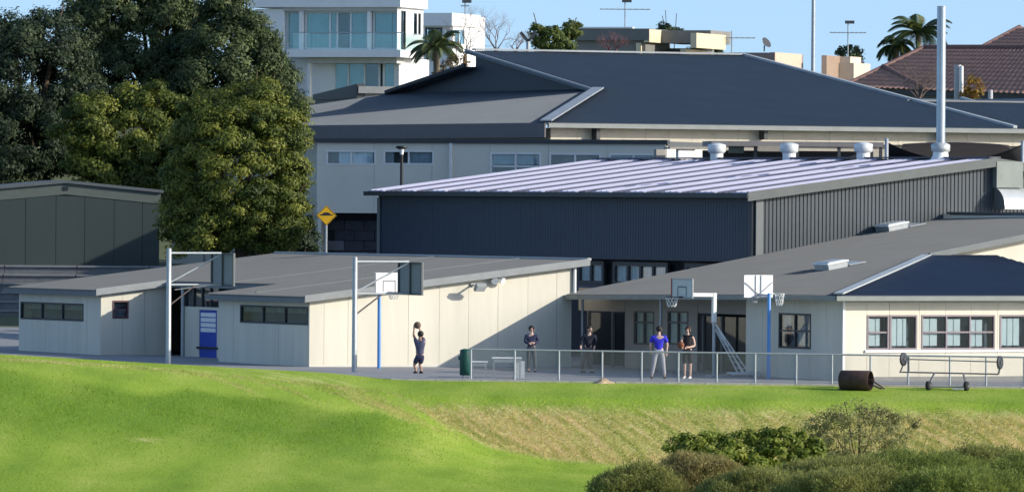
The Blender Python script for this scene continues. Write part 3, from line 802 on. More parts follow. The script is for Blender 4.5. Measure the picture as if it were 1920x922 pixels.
mb = MB(); mb.path([p + Vector((0, 0, .6)), Vector((p.x, p.y, ztop))], [.17, .17], 20); pipe = mb.build('pipe', M('flue_steel', (.42, .48, .54), .35, metal=.6), fl, True)
for k in range(1, 6):
    mb = MB(); mb.ring(Vector((p.x, p.y, lerp(p.z + .6, ztop, k / 5) - .02)), .17, .012, n=20); mb.build('joint_band', M('collar_metal', (.5, .53, .53)), pipe, True)

# ------------------------------------------------------------------ two storey wing behind the hall
q0, q1 = plan(592, 317), plan(1246, 312.5)
ww = W(q0, q1 - q0); LW = (q1 - q0).length
wing = thing('two_storey_wing', 'pale two storey school wing with a row of high windows', 'building', (q0.x, q0.y, 0))
ZW1, ZW0 = ww.Z(900, 268), ww.Z(900, 401)
wpale = M('pale_grey_green_wall', (.66, .64, .56), .7, .05, .6)
hl = []
for (a_, b_, y0, y1) in ((610, 703, 282, 309), (717, 812, 282, 309), (917, 1013, 286, 326), (1028, 1125, 287, 326), (1140, 1232, 288, 326)):
    m_ = (a_ + b_) / 2; hl.append((ww.U(a_), ww.U(b_), ww.Z(m_, y1), ww.Z(m_, y0)))
panels(wing, ww, rng_edges(0, LW, 2.45), ZW0, ZW1, hl, wpale, creamdark)
curt = M('curtain_white', (.70, .72, .74), .8)
window(wing, ww, *hl[0], cols=2, fm=frame_wh, fw=.07, blind=[(.45, 1, 0, 1), (.0, .92, 0, 1)], bm_=curt, gm=win_gl)
window(wing, ww, *hl[1], cols=2, fm=frame_wh, fw=.07, blind=[(.0, .35, 0, 1), (.0, 1, 0, 1)], bm_=M('curtain_grey', (.38, .42, .46), .8))
for k in (2, 3, 4): window(wing, ww, *hl[k], cols=2, rows=2, fm=frame_wh, fw=.08, rowsplit=[0, .32, 1], blind=[(.0, 1, .36, 1), (.0, 1, .36, 1)] if k != 3 else None, bm_=M('blind_slate', (.30, .37, .42), .8))
mb = MB(); ww.box(mb, -.2, LW + .1, ZW1 - .02, ZW1 + .16, -.3, .12); mb.build('roof_fascia', fasciadark, wing)
mb = MB(); ww.box(mb, -.1, LW, ZW1 - .2, ZW1 + .1, -7.5, -.31); mb.build('flat_roof', roofgrey, wing)
mb = MB(); w_ = W(ww.P(LW, 0, 0).to_2d(), -ww.n); w_.box(mb, .15, 7.4, 0, ZW1 - .1, -.15, 0); mb.build('end_wall', wpale, wing)
mb = MB(); w_ = W(ww.P(0, 0, -7.4).to_2d(), ww.n); w_.box(mb, 0, 7.2, 0, ZW1 - .1, -.15, 0); mb.build('end_wall', wpale, wing)
mb = MB(); ww.box(mb, 0, LW, 0, ZW1 - .1, -7.4, -7.2); mb.build('rear_wall', wpale, wing)
mb = MB(); ww.box(mb, ww.U(842), ww.U(847), 1, ZW1, .02, .12); mb.build('downpipe', frame_wh, wing)
# undercroft of dark blocks
zz0, row = 0.4, 0
ub = M('dark_block', (.05, .055, .07), .8, .25, 3)
mb = MB(); ww.box(mb, 0, ww.U(760), 0, ZW0 - .02, -1.3, -1.1); und = mb.build('undercroft_wall', M('undercroft_dark', (.02, .022, .03), .9), wing)
while zz0 < ZW0 - .45:
    q = .02 + (.45 if row % 2 else 0)
    while q < ww.U(735):
        mb = MB(); ww.box(mb, q, q + .87, zz0, zz0 + .40, -1.11, -1.05 + random.uniform(0, .03)); mb.build('block', ub if random.random() > .06 else M('pale_block', (.16, .17, .19), .8), und); q += .9
    zz0 += .43; row += 1
mb = MB(); ww.box(mb, ww.U(706), ww.U(712), 0, ZW0 - .02, -.35, -.05); mb.build('support_column', wpale, wing)

# ------------------------------------------------------------------ large rear hall with Dutch gable roof
K = plan(1030, 321)
def Gk(t_, s_): return K + A * t_ + B * s_
wk = W(K, A); wkb = W(Gk(0, 36.5), -B)
KE = wk.Z(1034, 231)
Wt, Us, Sa = 7.7, 9.4, 21.0
apex = Gk(Wt, Sa); ZAP = pt(890, 96, apex.y + D0).z
KP = (ZAP - KE) / (Sa + .6); KW = KP * (Us + .6) / (Wt + .6)
TR = 21.8
def fka(t_, s_): p = Gk(t_, s_); return Vector((p.x, p.y, KE + KP * (s_ + .6)))
def fkb(t_, s_): p = Gk(t_, s_); return Vector((p.x, p.y, KE + KW * (t_ + .6)))
KQ, KD = .15, .72; Sf = Sa + (KP * (Sa - Us) - KD) / KQ    # the far slope starts lower, below a step at the ridge
def fkc(t_, s_): p = Gk(t_, s_); return Vector((p.x, p.y, KE + KP * (Sa + .6) - KD - KQ * (s_ - Sa)))
rear = thing('assembly_hall', 'large school hall with broad charcoal Dutch gable roof', 'building', (K.x, K.y, 0))
kw = dict(spacing=.12, h=.032, bw=.02, tw=.01)
sheet('roof_sheet', roofcharcoal, rear, fka, [(-.6, -.6), (Wt, -.6), (Wt, Us)], 1, **kw)
sheet('roof_sheet', roofcharcoal, rear, fka, [(Wt + .01, -.6), (23.4, -.6), (TR + .3, Sa), (Wt + .01, Sa)], 1, **kw)
mb = MB(); mb.prism([fka(Wt, Us), fka(Wt, Sa), fka(Wt - .5, Sa), fka(Wt - .5, Us - .6)], (0, 0, -.1)); mb.build('verge_overhang', roofcharcoal, rear)
sheet('roof_sheet', roofcharcoal, rear, fkb, [(-.6, -.57), (Wt, Us + .02), (Wt, Sf), (-.6, Sf + 7.5)], 0, **kw)
sheet('roof_sheet', roofcharcoal, rear, fkc, [(Wt - .5, Sa + .01), (TR, Sa + .01), (TR, Sf + 5), (Wt - .5, Sf + .5)], 1, ribs=False)
mb = MB(); mb.prism([fka(Wt + .1, Us - .5), fka(Wt + .1, Sa), fkc(Wt + .1, Sa), fkc(Wt + .1, Sf + .3)], (A.x * .1, A.y * .1, -.1)); mb.build('gablet_wall', M('gablet_navy', (.022, .033, .05), .5), rear)
mb = MB(); mb.bar(fka(Wt - .45, Us - .5) + Vector((0, 0, .06)), fka(Wt - .45, Sa) + Vector((0, 0, .06)), .10, .08); mb.build('barge_flashing', M('flash_mid', (.27, .30, .33), .5), rear)
mb = MB(); w_ = W(Gk(Wt + .2, Sa + .02), A); w_.box(mb, 0, TR - Wt, ZAP - KD - .2, ZAP - .12, -.15, 0); mb.build('ridge_step_wall', M('gablet_navy', (.022, .033, .05)), rear)
mb = MB(); mb.bar(fkc(Wt - .45, Sa) + Vector((0, 0, .03)), fkc(Wt - .45, Sf) + Vector((0, 0, .03)), .10, .22); mb.build('barge_board', M('barge_black', (.02, .025, .032), .6), rear)
mb = MB(); mb.bar(fka(-.55, -.55) + Vector((0, 0, .09)), fka(Wt, Us) + Vector((0, 0, .09)), .5, .06); mb.build('hip_flashing', M('flash_mid', (.27, .30, .33)), rear)
mb = MB(); mb.bar(fka(Wt, Sa) + Vector((0, 0, .08)), fka(TR + .3, Sa) + Vector((0, 0, .08)), .35, .08); mb.build('ridge_cap', M('flash_mid', (.27, .30, .33)), rear)
mb = MB(); mb.bar(fka(23.4, -.5) + Vector((0, 0, .06)), fka(TR + .3, Sa) + Vector((0, 0, .06)), .2, .14); mb.build('verge_flashing', flash, rear)
# gutters, walls
mb = MB(); w_ = W(Gk(-.5, -.6), A); w_.box(mb, 0, 45, KE - .20, KE - .01, 0, .13); mb.build('gutter', M('gutter_light', (.20, .22, .22), .5), rear)
mb = MB(); w_ = W(Gk(-.6, Sf + 7.3), -B); w_.box(mb, 0, Sf + 7.96, KE - .62, KE - .02, .004, .07); mb.build('deep_fascia', M('fascia_brown', (.12, .108, .112), .6, .08), rear)
panels(rear, wk, [0] + [wk.U(p) for p in range(1080, 2100, 43)], wk.Z(1300, 263) - .1, KE - .12, (), M('soft_beige', (.52, .48, .40), .7, .05), creamdark)
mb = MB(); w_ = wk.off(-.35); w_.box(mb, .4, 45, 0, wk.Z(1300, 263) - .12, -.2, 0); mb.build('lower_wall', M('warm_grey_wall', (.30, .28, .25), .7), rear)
mb = MB(); wkb.box(mb, 0, 36.5, 0, KE - .2, -.2, 0); mb.build('side_wall', M('soft_beige', (.52, .48, .40)), rear)
for px in (1113, 1427, 1759):
    mb = MB(); t_ = wk.U(px); wk.box(mb, t_ - .16, t_ + .02, wk.Z(px, 262), KE - .16, .02, .45); wk.box(mb, t_ + .06, t_ + .16, wk.Z(px, 258), KE - .16, .02, .2); mb.build('eave_bracket', fasciadark, rear)
# lower roof running on to the right
def fx(t_, s_): p = Gk(t_, s_); return Vector((p.x, p.y, KE + KP * (s_ + .6) - .02))
sheet('roof_sheet', roofcharcoal, rear, fx, [(23.42, -.6), (45, -.6), (45, 7.4), (22.5, 7.4)], 1, **kw)
mb = MB(); mb.bar(fx(22.6, 7.4) + Vector((0, 0, .04)), fx(45, 7.4) + Vector((0, 0, .04)), .25, .08); mb.build('ridge_cap', fascia, rear)
mb = MB(); w_ = W(Gk(22.5, 7.6), A); w_.box(mb, 0, 22, 0, KE + .8, -.2, 0); mb.build('rear_wall', M('warm_grey_wall', (.3, .28, .25)), rear)
mb = MB(); w_ = W(Gk(0, 33), A); w_.box(mb, 0, 22, 0, KE, -.2, 0); w_ = W(Gk(22, 8), B); w_.box(mb, 0, 25, 0, KE, -.2, 0); mb.build('far_wall', M('warm_grey_wall', (.3, .28, .25)), rear)

# small flat box building past the skirt roof
q0, q1 = plan(588, 372), plan(669, 364)
bx = thing('plant_room', 'small dark box with beige side peeping over the pale skirt roof', 'building', (q0.x, q0.y, 4))
w1 = W(q0, q1 - q0); L1 = (q1 - q0).length
zt0, zt1 = w1.Z(592, 186), w1.Z(669, 166)
mb = MB(); w1.box(mb, 0, L1, 4, zt0, -.2, 0, zt1); mb.build('dark_wall', M('gablet_navy', (.022, .033, .05)), bx)
mb = MB(); w1.box(mb, -.1, L1 + .1, zt0 - .05, zt0 + .22, -.3, .1, zt1 + .22); mb.build('roof_edge', fasciadark, bx)
w2 = W(q1, (q1.x * 0 + 1, .25)); L2 = w2.U(760)
mb = MB(); w2.box(mb, 0.1, L2, 4, zt1 - .25, -.2, 0); mb.build('beige_wall', M('soft_taupe', (.33, .31, .27), .7), bx)
mb = MB(); w2.box(mb, -.05, L2, zt1 - .24, zt1 + .1, -.5, .25); mb.build('flat_roof', M('roof_taupe', (.26, .27, .27), .6), bx)

# ------------------------------------------------------------------ walkway canopy, shade sails, lamp post
cp = plan(1332, 300)
wc = W(cp, (1, .12))
can = thing('walkway_canopy', 'low dark covered walkway behind the hall ridge between the ventilators', 'canopy', (cp.x, cp.y, 1))
t0, t1c = 0, wc.U(1655)
zc1 = wc.Z(1450, 268)
mb = MB(); wc.box(mb, t0, t1c, zc1 - .14, zc1 + .06, -2.6, 0); mb.build('roof', M('canopy_roof', (.20, .19, .19), .6), can)
mb = MB(); wc.box(mb, t0, t1c, 1, zc1 - .3, -2.6, -2.5); mb.build('back_wall', M('canopy_dark', (.05, .055, .06), .8), can)
for k in range(5):
    mb = MB(); tq = lerp(t0 + .1, t1c - .1, k / 4); wc.box(mb, tq - .06, tq + .06, 1, zc1 - .141, -.2, -.08); mb.build('post', fasciadark, can)
mb = MB(); wc.box(mb, wc.U(1418), wc.U(1463), wc.Z(1440, 284), wc.Z(1440, 274), .02, .2); mb.build('hanging_panel', M('panel_tan', (.30, .27, .22), .6), can)
mb = MB(); wc.box(mb, wc.U(1368), wc.U(1396), wc.Z(1380, 287), wc.Z(1380, 274), -.6, -.4); mb.build('cabinet', M('cabinet_green', (.10, .13, .11), .6), can)
pw = plan(1262, 303); wl_ = W(pw, A)
lw = thing('low_side_wall', 'small sunlit white wall end beside the wing roof', 'wall', (pw.x, pw.y, 5))
mb = MB(); wl_.box(mb, wl_.U(1270), wl_.U(1302), 6, wl_.Z(1285, 280), -.2, 0); mb.build('wall', whitep, lw)
mb = MB(); wl_.box(mb, wl_.U(1252), wl_.U(1304), wl_.Z(1285, 280) + .003, wl_.Z(1285, 276), -.4, .1); mb.build('coping', M('coping_taupe', (.28, .26, .24)), lw)
mb = MB(); wl_.box(mb, wl_.U(1252), wl_.U(1269), 5.5, wl_.Z(1260, 280), -1.2, -1); mb.build('shaded_return', M('warm_grey_wall', (.3, .28, .25)), lw)
posts = []
for px, py, lab in ((1660, 259, 'slim pale sail post between ventilator and flue'), (1915, 264, 'slim pale sail post at the right edge of the picture')):
    p = plan(px, 296); z = pt(px, py, 296).z
    mb = MB(); mb.path([(p.x, p.y, 0), (p.x, p.y, z - .02), (p.x, p.y, z)], [.085, .075, .04], 12)
    posts.append((Vector((p.x, p.y, z)), tag(mb.build('sail_post', galv, None, True, (p.x, p.y, 0)), lab, 'post', 'posts holding the shade sail')))
def sail(name, label, c4, sag, mat):
    n = 12; V = []
    for i in range(n + 1):
        for j in range(n + 1):
            u_, v_ = i / n, j / n
            p = (c4[0] * (1 - u_) * (1 - v_) + c4[1] * u_ * (1 - v_) + c4[2] * u_ * v_ + c4[3] * (1 - u_) * v_)
            s_ = sag * 4 * (u_ * (1 - u_)) * (.55 + .45 * (1 - 4 * v_ * (1 - v_)))
            V.append((p.x, p.y, p.z - s_))
    F = [(i * (n + 1) + j, (i + 1) * (n + 1) + j, (i + 1) * (n + 1) + j + 1, i * (n + 1) + j + 1) for i in range(n) for j in range(n)]
    o = fast_mesh(name, V, F, mat, loc=tuple(c4[0]), smooth=True)
    md = o.modifiers.new('thickness', 'SOLIDIFY'); md.thickness = .02
    return tag(o, label, 'shade sail')
z0_ = pt(1662, 268, 296).z
a0 = Vector((*plan(1664, 296), z0_)); a1 = Vector((*plan(1911, 296), pt(1911, 272, 296).z))
sail('shade_sail', 'black shade sail sagging between two pale posts beside the flue', [a0, a1, Vector((*plan(1935, 303), 7.0)), Vector((*plan(1650, 303), 7.0))], .62, M('sail_black', (.012, .012, .015), .85))
sail('shade_sail', 'taupe shade sail behind the black one at right', [Vector((*plan(1690, 309), pt(1690, 270, 309).z)), Vector((*plan(1890, 309), pt(1890, 272, 309).z)), Vector((*plan(1895, 316), 7.7)), Vector((*plan(1680, 316), 7.7))], -.1, M('sail_taupe', (.15, .13, .14), .85))
p = plan(751, 306)
lp = thing('street_lamp', 'dark lamp post with flat head before the pale wing windows', 'lamp post', (p.x, p.y, 0))
zt = pt(751, 279, 306).z
mb = MB(); mb.path([(p.x, p.y, 0), (p.x, p.y, zt)], [.085, .06], 10); mb.build('pole', blackm, lp, True)
mb = MB(); mb.path([(p.x, p.y, zt - .02), (p.x, p.y, zt + .05), (p.x, p.y, zt + .12)], [.12, .27, .2], 16); mb.build('lamp_head', blackm, lp, True)
mb = MB(); mb.path([(p.x, p.y, zt - .24), (p.x, p.y, zt - .02)], [.07, .1], 12); mb.build('lens', whitem, lp, True)

# speed hump sign
p = pt(612, 404, 292); gz0 = .2
sg = thing('warning_sign', 'yellow diamond road sign with black speed hump symbol', 'sign', (p.x, p.y, gz0))
mb = MB(); mb.tube((p.x, p.y + .03, gz0), (p.x, p.y + .03, p.z + .2), .04, n=10); mb.build('post', galv, sg, True)
r_ = .40
mb = MB(); mb.prism([(p.x, p.y, p.z - r_), (p.x + r_, p.y, p.z), (p.x, p.y, p.z + r_), (p.x - r_, p.y, p.z)], (0, -.015, 0)); pl = mb.build('plate', M('sign_yellow', (.78, .42, .01), .45, .04), sg)
mb = MB()
for k in range(4):
    a_, b_ = [((0, -1), (1, 0)), ((1, 0), (0, 1)), ((0, 1), (-1, 0)), ((-1, 0), (0, -1))][k]
    q = .90
    mb.prism([(p.x + a_[0] * r_ * .95, p.y - .0155, p.z + a_[1] * r_ * .95), (p.x + b_[0] * r_ * .95, p.y - .0155, p.z + b_[1] * r_ * .95), (p.x + b_[0] * r_ * q, p.y - .0155, p.z + b_[1] * r_ * q), (p.x + a_[0] * r_ * q, p.y - .0155, p.z + a_[1] * r_ * q)], (0, -.004, 0))
mb.build('border', blackm, pl)
mb = MB()
prof = [(-.25, -.02), (.25, -.02), (.25, .02)] + [(.17 * math.cos(a_), .02 + .085 * math.sin(a_)) for a_ in np.linspace(0, math.pi, 12)] + [(-.25, .02)]
mb.prism([(p.x + u_, p.y - .0155, p.z + .02 + v_) for u_, v_ in prof], (0, -.006, 0)); mb.build('hump_symbol', blackm, pl)

# ------------------------------------------------------------------ shed, bleachers
bd = 325.0
st = thing('concrete_bleachers', 'grey concrete terrace steps below the dark green shed', 'steps', (-22, bd - D0, .7))
for k in range(6):
    y0 = bd - D0 + k * .95; z0 = .72 + k * .38
    q = -32.0
    while q < -12.5:
        mb = MB(); wq = 3.2
        mb.hexa([(q, y0, .2), (q + wq - .02, y0, .2), (q + wq - .02, y0 + 1.5, .2), (q, y0 + 1.5, .2), (q, y0, z0 + .38), (q + wq - .02, y0, z0 + .38), (q + wq - .02, y0 + 1.5, z0 + .38), (q, y0 + 1.5, z0 + .38)])
        mb.build('step', concrete, st); 
        mb = MB(); mb.box((q + wq / 2, y0 - .02, z0 + .34), (wq - .06, .12, .07)); mb.build('nosing', M('nosing_concrete', (.26, .265, .27), .8, .15), st)
        q += wq
ws = W(plan(298, 332) - Vector((.985, .17)).normalized() * 14.5, (.985, .17))
LS = 14.5
sh = thing('equipment_shed', 'dark green metal shed with low gable on top of the concrete terraces', 'shed', (ws.p.x, ws.p.y, 2.95))
zs0 = ws.Z(200, 505) - .15; zs1 = ws.Z(298, 357); tap = ws.U(122); zap = ws.Z(122, 339)
zg = lambda t_: zs1 + (zap - zs1) * (1 - abs(t_ - tap) / (LS - tap))
zb_s = lambda t_: zg(t_) - .62
panels(sh, ws, [0] + [ws.U(p) for p in (-60, -8, 47, 104, 158, 213, 266)] + [LS], zs0, zb_s, (), shedm, None, gap=.02)
mb = MB(); ws.box(mb, 0, tap, zs0, zg(0) - .15, -.25, -.06, zg(tap) - .15); ws.box(mb, tap, LS - .02, zs0, zg(tap) - .15, -.25, -.06, zg(LS) - .15); mb.build('wall_frame', M('shed_frame', (.05, .06, .055)), sh)
mb = MB()
for a_, b_ in ((0, tap), (tap, LS + .05)):
    mb.hexa([ws.P(a_, zb_s(a_) + .02, .03), ws.P(b_, zb_s(b_) + .02, .03), ws.P(b_, zb_s(b_) + .02, -.1), ws.P(a_, zb_s(a_) + .02, -.1), ws.P(a_, zg(a_) - .08, .03), ws.P(b_, zg(b_) - .08, .03), ws.P(b_, zg(b_) - .08, -.1), ws.P(a_, zg(a_) - .08, -.1)])
mb.build('gable_panel', M('shed_gable', (.10, .12, .105), .6, .08), sh)
mb = MB()
for a_, b_ in ((-.1, tap), (tap, LS + .15)):
    mb.hexa([ws.P(a_, zg(a_) - .1, .16), ws.P(b_, zg(b_) - .1, .16), ws.P(b_, zg(b_) - .1, -9), ws.P(a_, zg(a_) - .1, -9), ws.P(a_, zg(a_) + .03, .16), ws.P(b_, zg(b_) + .03, .16), ws.P(b_, zg(b_) + .03, -9), ws.P(a_, zg(a_) + .03, -9)])
mb.build('roof', shedroof, sh)
mb = MB(); w_ = W(ws.P(LS, 0, 0).to_2d(), -ws.n); w_.box(mb, .1, 8.8, zs0, zs1 - .1, -.1, 0); mb.build('side_wall', shedm, sh)
mb = MB(); ws.box(mb, tap - .1, tap + .1, zap - .42, zap - .26, .03, .07); mb.build('gable_vent', blackm, sh)

# ------------------------------------------------------------------ houses on the ridge
# white apartment house
u1 = Vector((.95, -.31)); n1 = Vector((u1.y, -u1.x)); us = Vector((-u1.y, u1.x))
def house(name, label, px0, pxc, d, zbase=8):
    c_ = plan(pxc, d); wf = W(c_, u1); t0_ = wf.U(px0)
    wf = W(wf.p + u1 * t0_, u1); L = -t0_
    return thing(name, label, 'house', (c_.x, c_.y, zbase)), wf, L, W(c_, us)
hs, wf, L, wr_ = house('white_house', 'large white modern house with glass balconies behind the trees', 474, 741, 404)
shw = M('white_render', (.8, .8, .8))
zz = lambda py: wf.Z(650, py)
def slab(o, nm, mat, w, t0, t1, z0, z1, o0, o1):
    m_ = MB(); w.box(m_, t0, t1, z0, z1, o0, o1); return m_.build(nm, mat, o)
slab(hs, 'roof_slab', shw, wf, -.3, L + .25, zz(14), zz(-25), -wr_.U(790), .25)
rd = wr_.U(790)
hr = [(wr_.U(772), wr_.U(778), wr_.Z(775, 65), wr_.Z(775, 25)), (wr_.U(780.5), wr_.U(785), wr_.Z(782, 65), wr_.Z(782, 25)), (wr_.U(748), wr_.U(757), wr_.Z(752, 96), wr_.Z(752, 20))]
panels(hs, wr_, [0, rd], zz(100), zz(13), hr, shw, None, name='wall')
for q in hr: window(hs, wr_, *q, cols=1, fm=frame_dk, fw=.06, gm=win_teal)
# upper floor front: wall piece, glazed bays, columns
up0, up1 = zz(93), zz(17)
a_ = wf.U(528)
slab(hs, 'wall', shw, wf, 0, a_, zz(175), up1, -.3, -.05)
gfill = M('curtain_teal', (.50, .60, .60), .8)
for p0_, p1_, cf in ((528, 556, [0, 1]), (563, 684, [0, .38, .5, .72, 1]), (690, 742, [0, 1])):
    window(hs, wf.off(-.5), wf.U(p0_), wf.U(p1_), up0, up1 - .1, cf=cf, fm=frame_wh, fw=.1, gm=win_teal, blind=[(0, 1, 0, 1), (.0, .8, 0, 1), None, (0, 1, 0, 1)][:len(cf) - 1], bm_=gfill)
slab(hs, 'lintel', M('lintel_grey', (.5, .5, .5)), wf, a_, L, up1 - .1, zz(13.5), -.6, .0)
for p_ in (559.5, 687): slab(hs, 'column', shw, wf, wf.U(p_) - .1, wf.U(p_) + .1, up0, up1 - .11, -.35, -.1)
slab(hs, 'balcony_slab', shw, wf, wf.U(545), L + .5, zz(108), zz(94), -3, .9)
bt = wf.off(.85)
for p0_, p1_ in ((546, 580), (581, 615), (616, 650), (651, 685), (686, 720), (721, 752)):
    m_ = MB(); bt.box(m_, bt.U(p0_), bt.U(p1_), zz(94), zz(63), -.02, 0); m_.build('balustrade_pane', bal_gl, hs)
m_ = MB(); bt.box(m_, bt.U(546), bt.U(752), zz(63), zz(61), -.04, .02); m_.build('handrail', galv, hs)
w3 = W(bt.P(bt.U(752), 0, 0).to_2d(), us)
for q in range(2): m_ = MB(); w3.box(m_, .05 + q * 2.2, 2.2 + q * 2.2, zz(94), zz(63), -.02, 0); m_.build('balustrade_pane', bal_gl, hs)
# lower floor
lo0, lo1 = zz(200), zz(112)
wl2 = wf.off(-.9)
slab(hs, 'soffit_band', M('lintel_grey', (.5, .5, .5)), wf, wf.U(575), wf.U(742), zz(119), zz(108.5), -1.2, .1)
slab(hs, 'wall', shw, wl2, wl2.U(545), wl2.U(623), lo0, lo1, -.3, 0)
window(hs, wl2, wl2.U(623), wl2.U(710), lo0, lo1 - .1, cf=[0, .3, .68, 1], fm=frame_wh, fw=.1, gm=win_teal, blind=[(0, 1, 0, 1), (0, 1, 0, 1), None], bm_=gfill)
window(hs, wl2, wl2.U(715), wl2.U(745), lo0, lo1 - .1, cols=1, fm=frame_wh, fw=.1, gm=win_teal, blind=(0, 1, 0, 1), bm_=gfill)
slab(hs, 'column', shw, wf, wf.U(574), wf.U(579), lo0, zz(119), -.3, .05)
w4 = W(wl2.P(wl2.U(746), 0, 0).to_2d(), us)
slab(hs, 'wall', shw, w4, 0, 5, lo0, zz(108.5), -.3, 0)
slab(hs, 'core_wall', shw, wf, .2, L - .2, lo0, zz(15), -rd + .1, -rd + .3)
slab(hs, 'floor_slab', shw, wf, .1, L - .1, zz(99), zz(95), -rd + .31, -3.01)
# second white house
hs2, wf, L, wr_ = house('white_house', 'small white flat roofed house behind the palm', 788, 843, 436)
zz = lambda py: wf.Z(820, py)
panels(hs2, wf, [0, L], zz(150), zz(48), [(wf.U(794), wf.U(826), zz(90), zz(52)), (wf.U(828), wf.U(841), zz(90), zz(52))], shw, None, name='wall')
slab(hs2, 'parapet', shw, wf, -.1, L + .12, zz(49), zz(25), -5, .3)
window(hs2, wf, wf.U(794), wf.U(826), zz(90), zz(52), cols=2, fm=frame_dk, fw=.1, gm=win_teal)
window(hs2, wf, wf.U(828), wf.U(841), zz(90), zz(52), cols=1, fm=frame_wh, fw=.1, gm=win_teal, blind=(0, 1, 0, 1), bm_=gfill)
rd = wr_.U(906)
hh = (wr_.U(848), wr_.U(868), wr_.Z(858, 85), wr_.Z(858, 54))
panels(hs2, wr_, [.2, rd], zz(150), wr_.Z(870, 30), [hh], shw, None, name='wall')
window(hs2, wr_, *hh, cols=2, fm=frame_wh, fw=.08, gm=win_teal, blind=(0, .6, 0, 1), bm_=gfill)
# beige flats
hs3, wf, L, wr_ = house('beige_house', 'beige flat roofed house with dark front and stepped sunlit parapets', 1062, 1213, 424)
zz = lambda py: wf.Z(1140, py)
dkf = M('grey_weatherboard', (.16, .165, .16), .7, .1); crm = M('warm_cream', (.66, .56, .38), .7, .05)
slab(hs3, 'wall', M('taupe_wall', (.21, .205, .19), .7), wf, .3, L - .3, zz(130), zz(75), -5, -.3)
slab(hs3, 'parapet', dkf, wf, 0, L, zz(76), zz(54), -5, 0)
slab(hs3, 'roof_trim', whitem, wf, -.05, L * .8, zz(54) + .004, zz(51), -.3, .05)
slab(hs3, 'parapet', crm, wr_, 0.02, wr_.U(1237), wr_.Z(1225, 80), wr_.Z(1225, 56), -.3, .02)
slab(hs3, 'wall', crm, wr_.off(-.5), .1, wr_.U(1226), wr_.Z(1220, 115), wr_.Z(1220, 81), -.3, 0)
wq = W(wr_.P(wr_.U(1262), 0, 3).to_2d(), us)
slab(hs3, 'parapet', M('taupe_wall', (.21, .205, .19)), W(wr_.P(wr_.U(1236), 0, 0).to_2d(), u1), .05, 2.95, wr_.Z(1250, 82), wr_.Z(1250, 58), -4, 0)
slab(hs3, 'parapet', crm, wq, .0, wq.U(1301), wq.Z(1280, 88), wq.Z(1280, 60), -.3, .05)
slab(hs3, 'wall', crm, wq.off(-1.0), -.5, wq.off(-1).U(1282), wq.Z(1270, 115), wq.Z(1270, 88.5), -.3, 0)
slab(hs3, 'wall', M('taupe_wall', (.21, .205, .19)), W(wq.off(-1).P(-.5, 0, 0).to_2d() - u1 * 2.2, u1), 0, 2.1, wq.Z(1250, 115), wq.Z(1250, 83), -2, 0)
# pink flats
hs4, wf, L, wr_ = house('pink_house', 'pinkish flat roofed house with stepped sunlit walls above the charcoal roof', 1330, 1449, 430)
pk = M('pink_render', (.58, .44, .34), .7, .05); mv = M('pink_wall_shaded', (.26, .215, .22), .7, .06)  # mauve puts the shade of the unlit front into the wall colour
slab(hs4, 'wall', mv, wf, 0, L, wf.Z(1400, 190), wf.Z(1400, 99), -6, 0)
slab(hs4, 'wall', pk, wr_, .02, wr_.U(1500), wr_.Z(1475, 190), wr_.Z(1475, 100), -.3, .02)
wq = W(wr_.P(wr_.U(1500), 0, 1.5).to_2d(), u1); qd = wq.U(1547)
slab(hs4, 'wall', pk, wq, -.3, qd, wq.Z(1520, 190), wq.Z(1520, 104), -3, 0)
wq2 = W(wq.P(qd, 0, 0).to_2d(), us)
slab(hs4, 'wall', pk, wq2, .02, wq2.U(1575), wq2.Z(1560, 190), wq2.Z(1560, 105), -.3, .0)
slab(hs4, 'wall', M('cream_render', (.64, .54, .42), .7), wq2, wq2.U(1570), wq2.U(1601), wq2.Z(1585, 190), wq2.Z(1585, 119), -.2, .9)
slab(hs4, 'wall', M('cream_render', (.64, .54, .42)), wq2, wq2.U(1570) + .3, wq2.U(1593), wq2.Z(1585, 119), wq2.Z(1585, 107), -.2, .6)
slab(hs4, 'window_strip', frame_dk, wq2, wq2.U(1577), wq2.U(1597), wq2.Z(1585, 158), wq2.Z(1585, 148), .9, .95)
# tiled roof house
th = thing('tiled_house', 'house with broad brown clay tiled hip roof at right', 'house', (24, 160, 9))
tm = M('clay_tile', (.33, .19, .145), .7, .22, 3)
def tiles(parent, p00, p10, p01, p11, nr, ncol, name='roof_tiles'):
    """tile courses between eave p00-p10 and ridge p01-p11: stepped rows with rolled profile"""
    V = []; F = []
    p00, p10, p01, p11 = [np.array(q) for q in (p00, p10, p01, p11)]
    m = 4
    prof = [0, .055, .065, .02]
    for r in range(nr):
        for e, lift in ((r, .06), (r + 1.0, .0)):
            f = e / nr
            a_ = p00 + (p01 - p00) * f; b_ = p10 + (p11 - p10) * f
            wid = np.linalg.norm(p10 - p00)
            for c in range(ncol * m + 1):
                g_ = c / (ncol * m)
                q = a_ + (b_ - a_) * g_; V.append((q[0], q[1], q[2] + lift + prof[c % m]))
        base = r * 2 * (ncol * m + 1); w_ = ncol * m + 1
        for c in range(ncol * m):
            F.append((base + c, base + c + 1, base + w_ + c + 1, base + w_ + c))
            if r: F.append((base - w_ + c, base - w_ + c + 1, base + c + 1, base + c))
    o = fast_mesh(name, V, F, tm, parent); o['kind'] = 'stuff'; return o
dT = 412
E0, E1 = pt(1578, 165, dT + 4), pt(2060, 184, dT - 6)
R0, R1 = pt(1733, 92, dT + 9), pt(2060, 92, dT + 2)
tiles(th, E0, E1, R0, R1, 11, 46)
V0, V1 = pt(1640, 124, dT + 1.0), pt(1760, 186, dT - 7)
